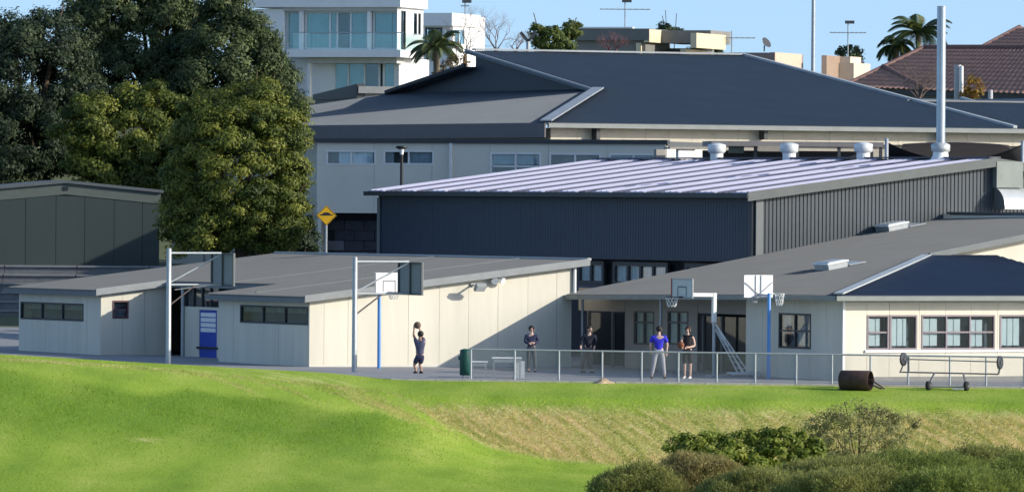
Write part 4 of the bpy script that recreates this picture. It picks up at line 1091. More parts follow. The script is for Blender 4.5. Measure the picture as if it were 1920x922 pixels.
# front projecting hip with its own ridge roll
def on_roof(px, py):
    best = None
    for u_ in np.linspace(0, 1, 121):
        for v_ in np.linspace(0, 1, 41):
            q = (E0 + (E1 - E0) * u_).lerp(R0 + (R1 - R0) * u_, v_); r = CR.transposed() @ (q - CAMP)
            e = (960 + FPX * r.x / -r.z - px) ** 2 + (461 - FPX * r.y / -r.z - py) ** 2
            if best is None or e < best[0]: best = (e, q)
    return best[1] + Vector((0, 0, .1))
mb = MB(); mb.path([on_roof(1655, 128), on_roof(1738, 172)], [.15, .15], 8); mb.build('hip_cap', M('clay_tile_dark', (.17, .095, .08), .7, .2), th, True)
mb = MB(); mb.path([R0 + Vector((0, 0, .08)), R1 + Vector((0, 0, .08))], [.16, .16], 8); mb.build('ridge_cap', M('clay_tile_dark', (.17, .095, .08)), th, True)
mb = MB(); mb.path([E0 + Vector((0, 0, .05)), R0 + Vector((0, 0, .08))], [.14, .14], 8); mb.build('hip_cap', M('clay_tile_dark', (.17, .095, .08)), th, True)
tiles(th, pt(1835, 93, dT + 9), pt(2060, 96, dT + 3.5), pt(1912, 52, dT + 14), pt(2060, 52, dT + 10), 7, 22)
mb = MB(); mb.path([pt(1835, 92, dT + 9), pt(1912, 51, dT + 14)], [.14, .14], 8); mb.build('hip_cap', M('clay_tile_dark', (.17, .095, .08)), th, True)
mb = MB(); mb.bar(E0 - Vector((0, 0, .12)), E1 - Vector((0, 0, .12)), .2, .2); mb.build('eave', fasciadark, th)
q0, q1 = plan(1596, dT + 5.2), plan(2052, dT - 4.6); bk_ = Vector((.2, 6))
mb = MB(); mb.hexa([Vector((*q, 8)) for q in (q0, q1, q1 + bk_, q0 + bk_)] + [Vector((*q, z_)) for q, z_ in ((q0, E0.z + .12), (q1, E1.z + .12), (q1 + bk_, E1.z + .5), (q0 + bk_, E0.z + .5))]); mb.build('wall', M('grey_green_wall', (.22, .25, .22), .7), th)
mb = MB(); q = pt(1796, 188, dT - 9); q2 = pt(1796, 122, dT - 9)
mb.tube(q - Vector((0, 0, 1)), q2, .2, n=12); mb.build('vent_pipe', galv, th, True)
mb = MB(); q = pt(1803, 188, dT - 9.3); q2 = pt(1803, 124, dT - 9.3); mb.tube(q - Vector((0, 0, 1)), q2, .1, n=12); mb.build('vent_pipe', whitem, th, True)
q = pt(1857, 186, dT - 8); q2 = pt(1857, 169, dT - 8); mb = MB(); mb.tube(q, q2, .13, n=12); mb.build('vent_pipe', M('vent_lilac', (.45, .45, .5)), th, True)
# dark lower roofs at right below the tiles
lr = thing('low_dark_roof', 'dark hip roof between tiled house and charcoal hall roof at right', 'roof', (24, 130, 8))
def tri(nm, mat, pts): m_ = MB(); m_.prism(pts, (0, 0, -.12)); return m_.build(nm, mat, lr)
d_ = 378
tri('roof_plane', roofcharcoal, [pt(1640, 215, d_ - 8), pt(1960, 245, d_ - 8), pt(1905, 216, d_ - 2), pt(1803, 186, d_ + 4), pt(1640, 183, d_ + 4)])
tri('roof_plane', navyclad, [pt(1806, 186, d_ + 4), pt(1910, 217, d_ - 2), pt(2060, 215, d_ - 2), pt(2060, 184, d_ + 4)])
mb = MB(); mb.path([pt(1803, 184.5, d_ + 4), pt(1905, 215, d_ - 2)], [.1, .1], 6); mb.build('hip_cap', flash, lr, True)
mb = MB(); mb.prism([Vector((*plan(1660, d_ - 4), 4)), Vector((*plan(2050, d_ - 4), 4)), Vector((*plan(2050, d_ + 3), 4)), Vector((*plan(1660, d_ + 3), 4))], (0, 0, pt(1700, 225, d_).z - 4)); mb.build('wall', M('warm_grey_wall', (.3, .28, .25)), lr)

# flagpole, Y lamp, aerials
p = plan(1521, 352); zt = pt(1522, -30, 352).z
mb = MB(); mb.path([(p.x, p.y, 3), (p.x, p.y, zt)], [.12, .085], 10); tag(mb.build('flag_pole', M('pole_grey', (.40, .43, .46), .4, metal=.3), None, True, (p.x, p.y, 3)), 'tall bare grey flag pole rising behind the charcoal roof', 'flag pole')
p = pt(990, 98, 372); yl = thing('twin_lamp', 'Y shaped twin lamp poking above the charcoal roof ridge', 'lamp post', (p.x, p.y, p.z - 3))
pj = pt(990, 78, 372)
mb = MB(); mb.tube(p - Vector((0, 0, 3)), pj, .09, n=8); mb.build('pole', galv, yl, True)
for px_, py_ in ((976, 61), (1005, 61)):
    mb = MB(); mb.bar(pj, pt(px_, py_, 372), .10, .16); mb.build('lamp_arm', fasciadark, yl)
def aerial(px, ytop, ybase, half, d, lab, extra=True):
    b_ = pt(px, ybase, d); t_ = pt(px, ytop, d); k = d / FPX
    r = thing('roof_aerial', lab, 'aerial', tuple(b_), 'roof aerials against the sky')
    mb = MB(); mb.tube(b_ - Vector((0, 0, .6)), t_, .035, n=6); mb.build('mast', galv, r)
    mb = MB(); zb = lerp(t_.z, b_.z, .32)
    mb.bar((t_.x - half * k, t_.y, zb), (t_.x + half * k, t_.y, zb), .05)
    mb.build('boom', M('aerial_grey', (.3, .32, .34), .5), r)
    for q in np.linspace(-1, 1, 9):
        mb = MB(); x_ = t_.x + q * half * k * .96; mb.bar((x_, t_.y - .55, zb + .03), (x_, t_.y + .55, zb + .03), .025); mb.build('element', M('aerial_grey', (.3, .32, .34)), r)
    if extra: mb = MB(); mb.box((t_.x + .1, t_.y, t_.z), (.55, .2, .18)); mb.build('amplifier_box', fasciadark, r)
aerial(1172, 2, 52, 47, 426, 'wide aerial on the beige house roof')
aerial(1372, 58, 100, 44, 428, 'wide aerial on the pink house roof near the flag pole', False)
aerial(1590, 42, 104, 34, 440, 'aerial with box top beside the tall flag pole')
aerial(872, 3, 30, 8, 438, 'short mast with small head on the small white house', True)
p = pt(1433, 97, 429)
sd = thing('satellite_dish', 'small satellite dish on the pink house roof edge', 'dish', tuple(p))
mb = MB(); mb.tube(p, p + Vector((0, 0, .35)), .04, n=6); mb.build('stand', fasciadark, sd)
mb = MB(); q = p + Vector((.1, 0, .5)); dq = Vector((.6, -.5, .5)).normalized(); mb.path([q - dq * .1, q - dq * .06, q + dq * .05], [.03, .2, .34], 14); mb.build('dish', fasciadark, sd, True)

# ------------------------------------------------------------------ vegetation helpers
def unit(v): return v / np.maximum(np.linalg.norm(v, axis=1, keepdims=True), 1e-9)
def leaf_quads(P, N, ln, wd, shade):
    n = len(P); r = rng.normal(size=(n, 3)); N = unit(N)
    e1 = unit(r - N * (r * N).sum(1, keepdims=True)); e2 = np.cross(N, e1)
    a_ = P - e1 * ln[:, None] * .5; b_ = P + e2 * wd[:, None] * .5 + N * (ln * .08)[:, None]; c_ = P + e1 * ln[:, None] * .5; d_ = P - e2 * wd[:, None] * .5 + N * (ln * .08)[:, None]
    V = np.stack([a_, b_, c_, d_], 1).reshape(-1, 3); F = np.arange(4 * n).reshape(-1, 4)
    return V, F, np.repeat(shade, 4)
def crown_pts(lobes, ncl, per, cr, flat=.7, inner=.70):
    cs = np.array([l[0] for l in lobes], float); rs = np.array([l[1] for l in lobes], float)
    w = rs.prod(1) ** (2 / 3); w = w / w.sum()
    i = rng.choice(len(lobes), ncl, p=w)
    d = unit(rng.normal(size=(ncl, 3)))
    q = cs[i] + d * rs[i] * rng.uniform(inner, 1.04, (ncl, 1))
    keep = np.ones(ncl, bool)
    for c, r in zip(cs, rs): keep &= (((q - c) / r) ** 2).sum(1) > .42
    q, d = q[keep], d[keep]; n = len(q)
    sc = np.repeat(rng.uniform(.55, 1.35, (n, 1)), per, 0)
    u = unit(rng.normal(size=(n * per, 3)) + np.repeat(d, per, 0) * .45)         # leaves on the outside of each puff
    jit = 1 + .25 * np.sin(u[:, :1] * 9 + np.repeat(q[:, :1], per, 0) * 5) * np.cos(u[:, 2:] * 8)
    P = np.repeat(q, per, 0) + u * sc * cr * rng.uniform(.45, 1.1, (n * per, 1)) * jit * np.array([1, 1, flat])
    N = u * 1.0 + np.repeat(d, per, 0) * .35 + rng.normal(size=(n * per, 3)) * .4 + np.array([0, 0, .25])
    sh = np.clip(np.repeat(rng.normal(.5, .24, n), per) + rng.normal(0, .16, n * per), 0, 1)
    return P, N, sh
def pxlobes(L):
    out = []
    for px, py, rx, ry, d in L:
        k = d / FPX; p = pt(px, py, d); out.append(((p.x, p.y, p.z), (rx * k, (rx + ry) / 2 * k * .85, ry * k)))
    return out
def tree(name, label, base, lobes, ncl, per, cr, ln, mat, cat='tree', group=None, flat=.7, trunk_r=.28, wratio=.5, inner=.7, limbs=8):
    L = lobes; base = Vector(base)
    r = thing(name, label, cat, tuple(base), group)
    mb = MB(); cx = np.mean([l[0] for l in L], 0)
    top = Vector((cx[0], cx[1], cx[2]))
    mb.path([base - Vector((0, 0, .4)), base + (top - base) * .3 + Vector((.1, 0, 0)), base + (top - base) * .7, top], [trunk_r * 1.3, trunk_r, trunk_r * .7, trunk_r * .35], 9)
    for l in L[:limbs]:
        c = Vector(l[0]); s = base + (top - base) * random.uniform(.35, .8)
        mid = (s + c) / 2 + Vector((0, 0, -.2)); mb.path([s, mid, c, c + (c - s) * .3], [trunk_r * .45, trunk_r * .32, trunk_r * .18, .02], 6)
    mb.build('trunk', bark, r, True)
    P, N, sh = crown_pts(L, ncl, per, cr, flat, inner)
    n = len(P); s = ln * rng.uniform(.6, 1.3, n)
    V, F, S = leaf_quads(P, N, s, s * wratio, sh)
    fast_mesh('crown', V, F, mat, r, shade=S)
    return r
oliv = leafmat('leaf_olive', (.035, .06, .012), (.12, .15, .024), (.27, .285, .05), .33)
darkg = leafmat('leaf_dark', (.016, .03, .015), (.036, .058, .027), (.075, .105, .045), .25)
midg = leafmat('leaf_mid', (.022, .042, .016), (.062, .09, .032), (.13, .165, .06), .28)
gz_ = lambda p: float(ground_z(np.array(p.x), np.array(p.y + D0)))
def tbase(px, d): p = plan(px, d); return (p.x, p.y, gz_(p))
GT = 'trees massed behind the green shed'
tree('evergreen_tree', 'olive green bushy conifer reaching down behind the recess roof', tbase(450, 305),
     pxlobes([(450, 330, 108, 145, 305), (385, 420, 62, 52, 304), (495, 415, 70, 52, 304), (525, 300, 46, 100, 305), (400, 245, 70, 68, 306), (475, 212, 66, 56, 306), (545, 385, 32, 62, 304), (352, 350, 45, 62, 305), (556, 240, 22, 50, 306), (330, 440, 26, 34, 304)]),
     640, 330, .50, .14, oliv, group=GT, flat=.62, trunk_r=.35)
tree('evergreen_tree', 'lighter olive tree just above the shed roof peak', tbase(230, 352),
     pxlobes([(235, 270, 105, 90, 351), (170, 235, 60, 55, 350), (290, 215, 70, 60, 351), (200, 330, 80, 60, 350), (300, 310, 60, 80, 350), (330, 250, 45, 60, 352)]),
     400, 230, .54, .17, oliv, group=GT, flat=.6, trunk_r=.3)
tree('broadleaf_tree', 'dense dark broadleaf tree with domed top beside the white house', tbase(440, 366),
     pxlobes([(430, 130, 92, 112, 366), (425, 30, 38, 46, 366), (462, 64, 30, 42, 366), (512, 180, 44, 76, 366), (390, 190, 80, 80, 364), (470, 240, 68, 58, 363), (550, 245, 22, 70, 364), (490, 112, 28, 38, 365), (568, 330, 9, 60, 362)]),
     560, 260, .60, .17, midg, group=GT, trunk_r=.45)
tree('broadleaf_tree', 'tall dark tree rising past the top of the picture, middle of the mass', tbase(270, 370),
     pxlobes([(270, 60, 110, 100, 370), (190, 20, 70, 60, 369), (320, 20, 50, 60, 370), (250, 150, 100, 70, 368), (340, 130, 50, 60, 368), (300, -30, 50, 40, 370), (348, 70, 20, 50, 369)]),
     500, 260, .63, .175, midg, group=GT, trunk_r=.45)
tree('broadleaf_tree', 'darkest tall tree at the left edge above the shed', tbase(60, 362),
     pxlobes([(60, 160, 120, 120, 361), (30, 100, 70, 70, 361), (105, 70, 60, 50, 362), (60, 270, 120, 70, 359), (150, 200, 40, 70, 360), (-30, 200, 60, 110, 360), (0, 320, 70, 40, 358)]),
     560, 250, .62, .175, darkg, group=GT, trunk_r=.45)
# dark hedge between the tree and the wing
tree('hedge_shrub', 'dark shrub tucked under the conifer beside the yellow sign', tbase(560, 309), pxlobes([(555, 462, 40, 35, 309), (510, 470, 50, 30, 309), (580, 430, 12, 22, 309)]), 160, 70, .3, .15, darkg, cat='shrub', trunk_r=.12)
# far small trees
tree('garden_tree', 'round green tree beside the beige house', tbase(1040, 400), pxlobes([(1030, 75, 28, 26, 402), (1052, 92, 26, 24, 402), (1072, 56, 20, 14, 403), (1010, 60, 14, 12, 402)]), 260, 30, .25, .2, leafmat('leaf_garden', (.05, .08, .02), (.10, .14, .03), (.17, .2, .05)), trunk_r=.2)
tree('garden_tree', 'dark treetop sticking up behind the beige house parapet', tbase(1258, 444), pxlobes([(1250, 58, 13, 11, 444), (1266, 62, 12, 9, 444), (1245, 48, 5, 7, 444)]), 80, 22, .2, .18, darkg, trunk_r=.12)
tree('garden_tree', 'small dark treetop right of the beige house', tbase(1300, 436), pxlobes([(1300, 96, 12, 8, 436), (1340, 93, 12, 11, 438), (1349, 84, 6, 8, 438)]), 90, 20, .2, .18, darkg, trunk_r=.1)
tree('garden_tree', 'narrow green tree standing behind the pink house', tbase(1598, 446), pxlobes([(1592, 105, 22, 20, 446), (1602, 125, 15, 25, 446)]), 150, 24, .22, .2, midg, trunk_r=.14)
tree('garden_shrub', 'rusty orange leaved shrub before the tiled roof beside the flue', tbase(1822, 402), pxlobes([(1825, 165, 18, 22, 402), (1812, 178, 12, 12, 402)]), 60, 16, .2, .16, leafmat('leaf_rusty', (.16, .08, .015), (.28, .16, .02), (.36, .25, .04)), cat='shrub', trunk_r=.06)
tree('garden_shrub', 'brown autumn shrub under the palm by the charcoal gable', tbase(855, 392), pxlobes([(855, 125, 26, 20, 392), (835, 145, 22, 16, 392)]), 80, 16, .22, .16, leafmat('leaf_brown', (.10, .07, .03), (.18, .12, .05), (.25, .18, .08)), cat='shrub', trunk_r=.06)

# palms
def palm(label, px, py, d, nfr, fl, name='palm_tree', droop=1.0, col=None):
    c = pt(px, py, d); b_ = tbase(px, d); b_ = Vector((c.x, c.y, b_[2]))
    r = thing(name, label, 'palm', tuple(b_), 'palms on the ridge')
    mb = MB(); mb.path([b_ - Vector((0, 0, .3)), (b_ + c) / 2 + Vector((.1, 0, 0)), c], [.26, .2, .17], 10); mb.build('trunk', M('palm_bark', (.2, .17, .13), .9, .2, 5), r, True)
    V = []; F = []; S = []
    for k in range(nfr):
        az = 2 * math.pi * (k / nfr + random.uniform(-.03, .03)); el = random.uniform(.05, 1.25); L = fl * random.uniform(.8, 1.1)
        d0 = Vector((math.cos(az) * math.cos(el), math.sin(az) * math.cos(el), math.sin(el))); p = Vector(c); side = d0.cross(Vector((0, 0, 1))).normalized()
        v_ = d0.copy(); n = 16; sh = random.random()
        for j in range(n):
            q = p + v_ * (L / n)
            v_ = (v_ + Vector((0, 0, -.085 * droop * (1 + j * .08)))).normalized()
            ll = .62 * fl / 3 * math.sin(math.pi * (j + 1.2) / (n + 1.5)) + .08
            up = side.cross(v_)
            for sg_ in (-1, 1):
                for h_ in (0, .33, .67):
                    o_ = p + (q - p) * h_
                    tip = o_ + side * sg_ * ll + v_ * ll * .55 - Vector((0, 0, ll * .45))
                    i0 = len(V); wv_ = v_ * (.017)
                    V += [tuple(o_ - wv_), tuple(o_ + wv_), tuple((o_ + tip) / 2 + wv_ + up * .03), tuple(tip)]
                    F.append((i0, i0 + 1, i0 + 2, i0 + 3)); S += [min(1, max(0, sh * .6 + random.uniform(0, .4)))] * 4
            p = q
    fast_mesh('crown', V, F, col or leafmat('palm_leaf', (.02, .04, .014), (.05, .075, .02), (.12, .14, .03), .2), r, shade=S)
palm('feathery palm before the small white house', 818, 92, 393, 26, 1.75, col=leafmat('palm_leaf_grey', (.05, .08, .04), (.10, .14, .06), (.18, .2, .08), .25))
palm('taller upright palm beside the steel flue', 1722, 62, 446, 26, 2.3, droop=.9)
palm('shorter bushy palm left of the taller palm', 1680, 88, 448, 24, 1.55, droop=1.3)

# bare trees
def bare(label, px, py, d, h, spread, mat, n0=5, group=None):
    c = pt(px, py, d)
    r = thing('bare_tree', label, 'tree', (c.x, c.y, c.z), group)
    mb = MB(); tw = MB()
    def rec(p, v, L, rad, lev):
        q = p + v * L
        m = (p + q) / 2 + Vector((random.gauss(0, .05), random.gauss(0, .05), random.gauss(0, .04))) * L
        (mb if lev < 3 else tw).path([p, m, q], [rad, rad * .8, rad * .6], 5 if lev < 3 else 3, False)
        if lev >= 7: return
        for _ in range(2 if lev < 2 else random.choice((2, 2, 3))):
            w = (v + Vector((random.gauss(0, .42) * spread, random.gauss(0, .42), random.gauss(.05, .3)))).normalized()
            rec(q if random.random() < .7 else m, w, L * random.uniform(.62, .85), rad * .58, lev + 1)
    mb.path([c - Vector((0, 0, 1)), c + Vector((0, 0, h * .12))], [.14, .11], 6)
    for k in range(n0):
        rec(c + Vector((0, 0, h * .1)), Vector((random.uniform(-.6, .6) * spread, random.uniform(-.4, .4), 1)).normalized(), h * .27, .04, 0)
    mb.build('trunk', mat, r, True); tw.build('twigs', mat, r)
bm1 = M('bare_branch', (.22, .16, .155), .9, .2); bm2 = M('bare_branch_red', (.16, .075, .085), .9, .2)
bare('leafless grey tree against the small white house wall', 872, 118, 397, 3.1, 1.3, M('bare_branch_brown', (.15, .11, .09), .9))
bare('leafless pinkish tree between small white house and twin lamp', 930, 104, 400, 2.5, 1.2, bm1)
bare('low leafless pale tree behind the twin lamp', 966, 104, 400, 1.5, 1.0, bm1, 4)
bare('leafless dark red tree in front of the beige house', 1150, 112, 398, 1.7, 1.4, bm2, 6)
bare('leafless red brown tree against the tiled roof', 1722, 196, 402, 2.4, 1.5, M('bare_branch_brown', (.15, .11, .09)), 6)

# ------------------------------------------------------------------ grass blades
def blades(n, dlo, dhi, hmin, hmax, wd, lean, pick):
    d = rng.uniform(dlo, dhi, n); x = rng.uniform(-1, 1, n) * (d * 985 / FPX)
    z = terr(x, d); k = pick(x, d, z); x, d, z = x[k], d[k], z[k]; n = len(x)
    P = np.stack([x, d - D0, z - .01], 1)
    a = rng.uniform(0, 2 * math.pi, n); e = np.stack([np.cos(a), np.sin(a), np.zeros(n)], 1) * (wd * rng.uniform(.6, 1.4, n))[:, None]
    h = rng.uniform(hmin, hmax, n); L = rng.normal(size=(n, 3)) * np.array([.5, .5, 0]) + np.array(lean)
    tip = P + np.stack([L[:, 0] * h, L[:, 1] * h, h], 1)
    V = np.stack([P - e, P + e, tip], 1).reshape(-1, 3)
    return V, np.arange(3 * n).reshape(-1, 3), x, d
gb = leafmat('grass_blade', (.19, .31, .024), (.31, .435, .045), (.47, .54, .105), .4)
V, F, x, d = blades(420000, 203, 249.3, .012, .04, .011, (.1, -.1, 0), lambda x, d, z: (rng.random(len(x)) > dryness(x, d) * 1.2) & (d < front_edge(x) - .02))
S = np.clip(.45 - .34 * lushness(x, d) + .15 * sstep(237, 240, d) * sstep(-3, -7, x) + .22 * wob(x * .35, d * .16) + .12 * wob(x * 1.7, d * .6) + dryness(x, d) * .5 + rng.normal(0, .13, len(x)), 0, 1)
o = fast_mesh('grass_blades', V, F, gb, shade=np.repeat(S, 3)); tag(o, 'short green grass blades over the mown bank', 'grass', kind='stuff')
V, F, x, d = blades(260000, 214, 240, .04, .10, .010, (.2, -.1, 0), lambda x, d, z: rng.random(len(x)) < (lushness(x, d) * (.35 + .45 * (wob(x * 1.6, d * 1.1) > .1))))
o = fast_mesh('grass_tufts', V, F, gb, shade=np.repeat(np.clip(rng.normal(.22, .16, len(x)), 0, 1), 3)); tag(o, 'longer darker grass tufts on the steeper part of the bank', 'grass', kind='stuff')
V, F, x, d = blades(420000, 233, 244, .03, .10, .013, (.7, -.3, 0), lambda x, d, z: rng.random(len(x)) < dryness(x, d) * 1.1)
al, ac = .486 * x - .874 * d, .874 * x + .486 * d
S = np.clip(.50 + .20 * np.sin(ac * 4.1 + 3.0 * wob(x * .3, d * .25) + 1.5 * np.sin(al * .7)) * (.4 + .6 * np.sin(ac * .9 + 1) ** 2) + .2 * np.sin(ac * 11.7 + 4 * wob(x * .5 + 3, d * .4) + 2 * np.sin(al * 1.1 + 1)) + .25 * wob(x * .4, d * .3) + rng.normal(0, .15, len(x)), 0, 1)
o = fast_mesh('dry_grass', V, F, leafmat('dry_blade', (.30, .36, .06), (.60, .54, .19), (.80, .64, .36), .45), shade=np.repeat(S, 3)); tag(o, 'long dry straw coloured grass on the steep bank', 'grass', kind='stuff')

# ------------------------------------------------------------------ foreground shrubs
def heath(label, px, py, rx, ry, d, mat, n, ln, group, name='heath_shrub'):
    """low bushy shrub: upright fine twigs and needle leaves through a mound"""
    k = d / FPX; c = pt(px, py, d); zb = float(terr(c.x, d)); R = Vector((rx * k, rx * k * .8, ry * k))
    r = thing(name, label, 'shrub', (c.x, c.y, zb), group)
    mb = MB()
    for _ in range(10):
        a_ = random.uniform(0, 6.28); q = random.uniform(.2, .8)
        tip = Vector((c.x + R.x * q * math.cos(a_), c.y + R.y * q * math.sin(a_), c.z + R.z * .3))
        mb.path([Vector((c.x, c.y, zb - .1)), (Vector((c.x, c.y, zb)) + tip) / 2 + Vector((0, 0, .1)), tip], [.03, .02, .008], 5, False)
    mb.build('stems', bark, r)
    nc = n // 70
    dd = unit(rng.normal(size=(nc, 3))); dd[:, 2] = np.abs(dd[:, 2]) * 1.05 - .05
    lump = 1 + .14 * np.sin(dd[:, 0] * 5 + c.x * 3) * np.cos(dd[:, 1] * 5 + c.x)
    Q = np.array(c) + dd * np.array(R) * (rng.uniform(.78, 1.0, nc) * lump)[:, None]
    P = np.repeat(Q, 70, 0) + rng.normal(size=(nc * 70, 3)) * np.array([.09, .09, .05]) + np.repeat(unit(dd * .5 + rng.normal(size=(nc, 3)) * .25 + np.array([0, 0, .9])), 70, 0) * rng.uniform(-.05, .30, (nc * 70, 1)); dd = np.repeat(dd, 70, 0); sc = np.repeat(rng.normal(.45, .17, nc), 70)
    k_ = P[:, 2] > zb - .05; P, dd, sc = P[k_], dd[k_], sc[k_]; n = len(P)
    up = unit(dd * .6 + rng.normal(size=(n, 3)) * .75 + np.array([0, 0, .5]))
    sd_ = unit(np.cross(up, rng.normal(size=(n, 3)))); h = ln * rng.uniform(.5, 1.3, n); w = h * .13
    V = np.stack([P - sd_ * w[:, None], P + sd_ * w[:, None], P + up * h[:, None]], 1).reshape(-1, 3)
    S = np.clip(sc + rng.normal(0, .14, n), 0, 1)
    fast_mesh('foliage', V, np.arange(3 * n).reshape(-1, 3), mat, r, shade=np.repeat(S, 3))
hm1 = leafmat('heath_olive', (.12, .14, .04), (.27, .285, .08), (.46, .44, .15), .5)
hm2 = leafmat('heath_brown', (.18, .155, .06), (.36, .31, .115), (.55, .46, .20), .5)
hm3 = leafmat('heath_green', (.10, .14, .03), (.22, .27, .06), (.38, .42, .11), .5)
GH = 'heath shrubs along the bottom right corner'
for lab, px, py, rx, ry, d, m_, n in (
    ('dark edged heath shrub, leftmost of the foreground shrubs', 1200, 935, 88, 50, 210, hm1, 13000),
    ('tawny heath shrub right of the leftmost foreground shrub', 1310, 928, 95, 62, 211, hm2, 16000),
    ('olive heath shrub below the glossy leafed bush', 1430, 945, 125, 50, 208, hm1, 17000),
    ('yellowish heath mound below the twiggy bush', 1575, 920, 130, 46, 210, hm1, 20000),
    ('broad olive heath mound right of the twiggy bush', 1725, 915, 145, 54, 211, hm3, 21000),
    ('brown topped heath mound near the right edge', 1850, 905, 105, 52, 213, hm1, 18000),
    ('low green heath shrub in the very bottom right', 1790, 948, 170, 56, 205, hm3, 21000),
    ('green heath shrub cut by the right edge', 1930, 925, 90, 60, 208, hm3, 12000),
    ('low olive heath shrub at the bottom edge under the yellowish mound', 1590, 945, 130, 52, 205, hm1, 15000)):
    heath(lab, px, py, rx, ry, d, m_, int(n * 2.4), .10, GH)
glos = leafmat('leaf_glossy', (.09, .14, .022), (.22, .28, .04), (.42, .45, .09), .45, .6)
tree('coprosma_bush', 'glossy green leafed bush above the heath shrubs', (*plan(1400, 216), -2.5),
     pxlobes([(1400, 852, 66, 40, 214), (1340, 848, 56, 36, 214), (1460, 846, 56, 44, 214), (1285, 838, 38, 22, 214), (1510, 850, 36, 36, 214), (1418, 822, 18, 22, 214), (1370, 880, 90, 30, 213)]),
     420, 60, .2, .11, glos, cat='shrub', trunk_r=.06, wratio=.6)
tree('twiggy_bush', 'tall twiggy grey green bush in front of the dry bank', (*plan(1610, 218), -2.5),
     pxlobes([(1610, 820, 95, 50, 218), (1560, 800, 46, 36, 218), (1660, 808, 50, 42, 218), (1590, 782, 46, 26, 218), (1640, 786, 40, 24, 218), (1700, 806, 26, 28, 218), (1530, 832, 40, 36, 218), (1610, 850, 110, 40, 217)]),
     700, 40, .2, .075, leafmat('leaf_greygreen', (.12, .13, .05), (.26, .26, .10), (.42, .40, .18), .4), cat='shrub', trunk_r=.05, inner=.35)
tw = [o for o in bpy.data.objects if o.name.startswith('twiggy_bush')][0]
mb = MB(); b0 = Vector((*plan(1610, 218), -2.5))
for k in range(34):
    px_ = random.gauss(1610, 55); top = pt(px_, 775 + abs(px_ - 1610) * .28 + random.uniform(-30, 25), 218 + random.uniform(-.6, .6))
    b0 = Vector((*plan(px_ * .75 + 1610 * .25, 218), -2.2)); m_ = b0 + (top - b0) * .55 + Vector((random.gauss(0, .08), 0, .12)); mb.path([b0, m_, top], [.010, .006, .002], 4, False)
mb.build('twigs', bark, tw)
ztip = []
P = []
for k in range(900):
    px_ = random.gauss(1610, 62); y_ = 758 + abs(px_ - 1610) * .30 + random.uniform(-14, 50); q = pt(px_, y_, 218 + random.uniform(-.7, .7)); P.append(q[:])
P = np.array(P); n = len(P); s = rng.uniform(.05, .1, n); V, F, S = leaf_quads(P, rng.normal(size=(n, 3)) + np.array([0, 0, .5]), s, s * .5, rng.uniform(.2, 1, n))
fast_mesh('tip_leaves', V, F, MATS['leaf_greygreen'], tw, shade=S)

# ------------------------------------------------------------------ fence along the court
fpx = [883, 965, 1048, 1129, 1203, 1272, 1344, 1416, 1493, 1560, 1632, 1703, 1781, 1849, 1920, 1992]
FY = -.18
def fpos(px): p = plan(px, D0 + FY, 690); return p
f0 = fpos(883); fence = thing('mesh_fence', 'galvanised rail fence with wire mesh along the court edge', 'fence', (f0.x, f0.y, float(court_z(f0.x))))
fh_ = lambda x: float(court_z(x)) + 1.03 - .0015 * (x + 1.4)
for px in fpx:
    p = fpos(px); mb = MB(); mb.tube((p.x, p.y, float(court_z(p.x)) - .15), (p.x, p.y, fh_(p.x)), .033, n=10); mb.build('post', galv, fence, True)
for a_, b_ in zip(fpx, fpx[1:]):
    pa, pb = fpos(a_), fpos(b_)
    mb = MB(); mb.tube((pa.x + .001, pa.y, fh_(pa.x)), (pb.x - .001, pb.y, fh_(pb.x)), .030, n=8); mb.build('top_rail', galv, fence, True)
    mb = MB(); za, zb = float(court_z(pa.x)) + .06, float(court_z(pb.x)) + .06
    mb.tube((pa.x + .03, pa.y, za), (pb.x - .03, pb.y, zb), .017, n=6); mb.build('bottom_rail', galv, fence, True)
    V = []; F = []
    L = pb.x - pa.x; H_ = .93; st_ = .055; n = int((L + H_) / st_)
    for k in range(n):
        for sg in (1, -1):
            x0 = k * st_ - H_; x1 = x0 + H_; z0, z1 = 0, H_
            if sg < 0: x0, x1 = L - x0, L - x1
            # clip to [0, L]
            def cl_(xa, za_, xb, zb_):
                t0_, t1_ = 0.0, 1.0; dx = xb - xa
                for lo_, hi_ in ((0.0, L),):
                    ta, tb = (lo_ - xa) / dx, (hi_ - xa) / dx
                    if ta > tb: ta, tb = tb, ta
                    t0_, t1_ = max(t0_, ta), min(t1_, tb)
                return t0_, t1_
            ta, tb = cl_(x0, z0, x1, z1)
            if tb - ta < .02: continue
            p0 = (x0 + (x1 - x0) * ta, z0 + H_ * ta); p1 = (x0 + (x1 - x0) * tb, z0 + H_ * tb)
            i0 = len(V); w = .0028
            nx_, nz_ = -(p1[1] - p0[1]), (p1[0] - p0[0]); l_ = math.hypot(nx_, nz_); nx_, nz_ = nx_ / l_ * w, nz_ / l_ * w
            for q, s_ in ((p0, 1), (p0, -1), (p1, -1), (p1, 1)):
                V.append((pa.x + q[0] + nx_ * s_, FY + .012 * sg, za + .01 + q[1] + nz_ * s_))
            F.append((i0, i0 + 1, i0 + 2, i0 + 3))
    o = fast_mesh('wire_mesh', V, F, M('wire_grey', (.22, .235, .24), .5, metal=.2), fence); o['kind'] = 'stuff'

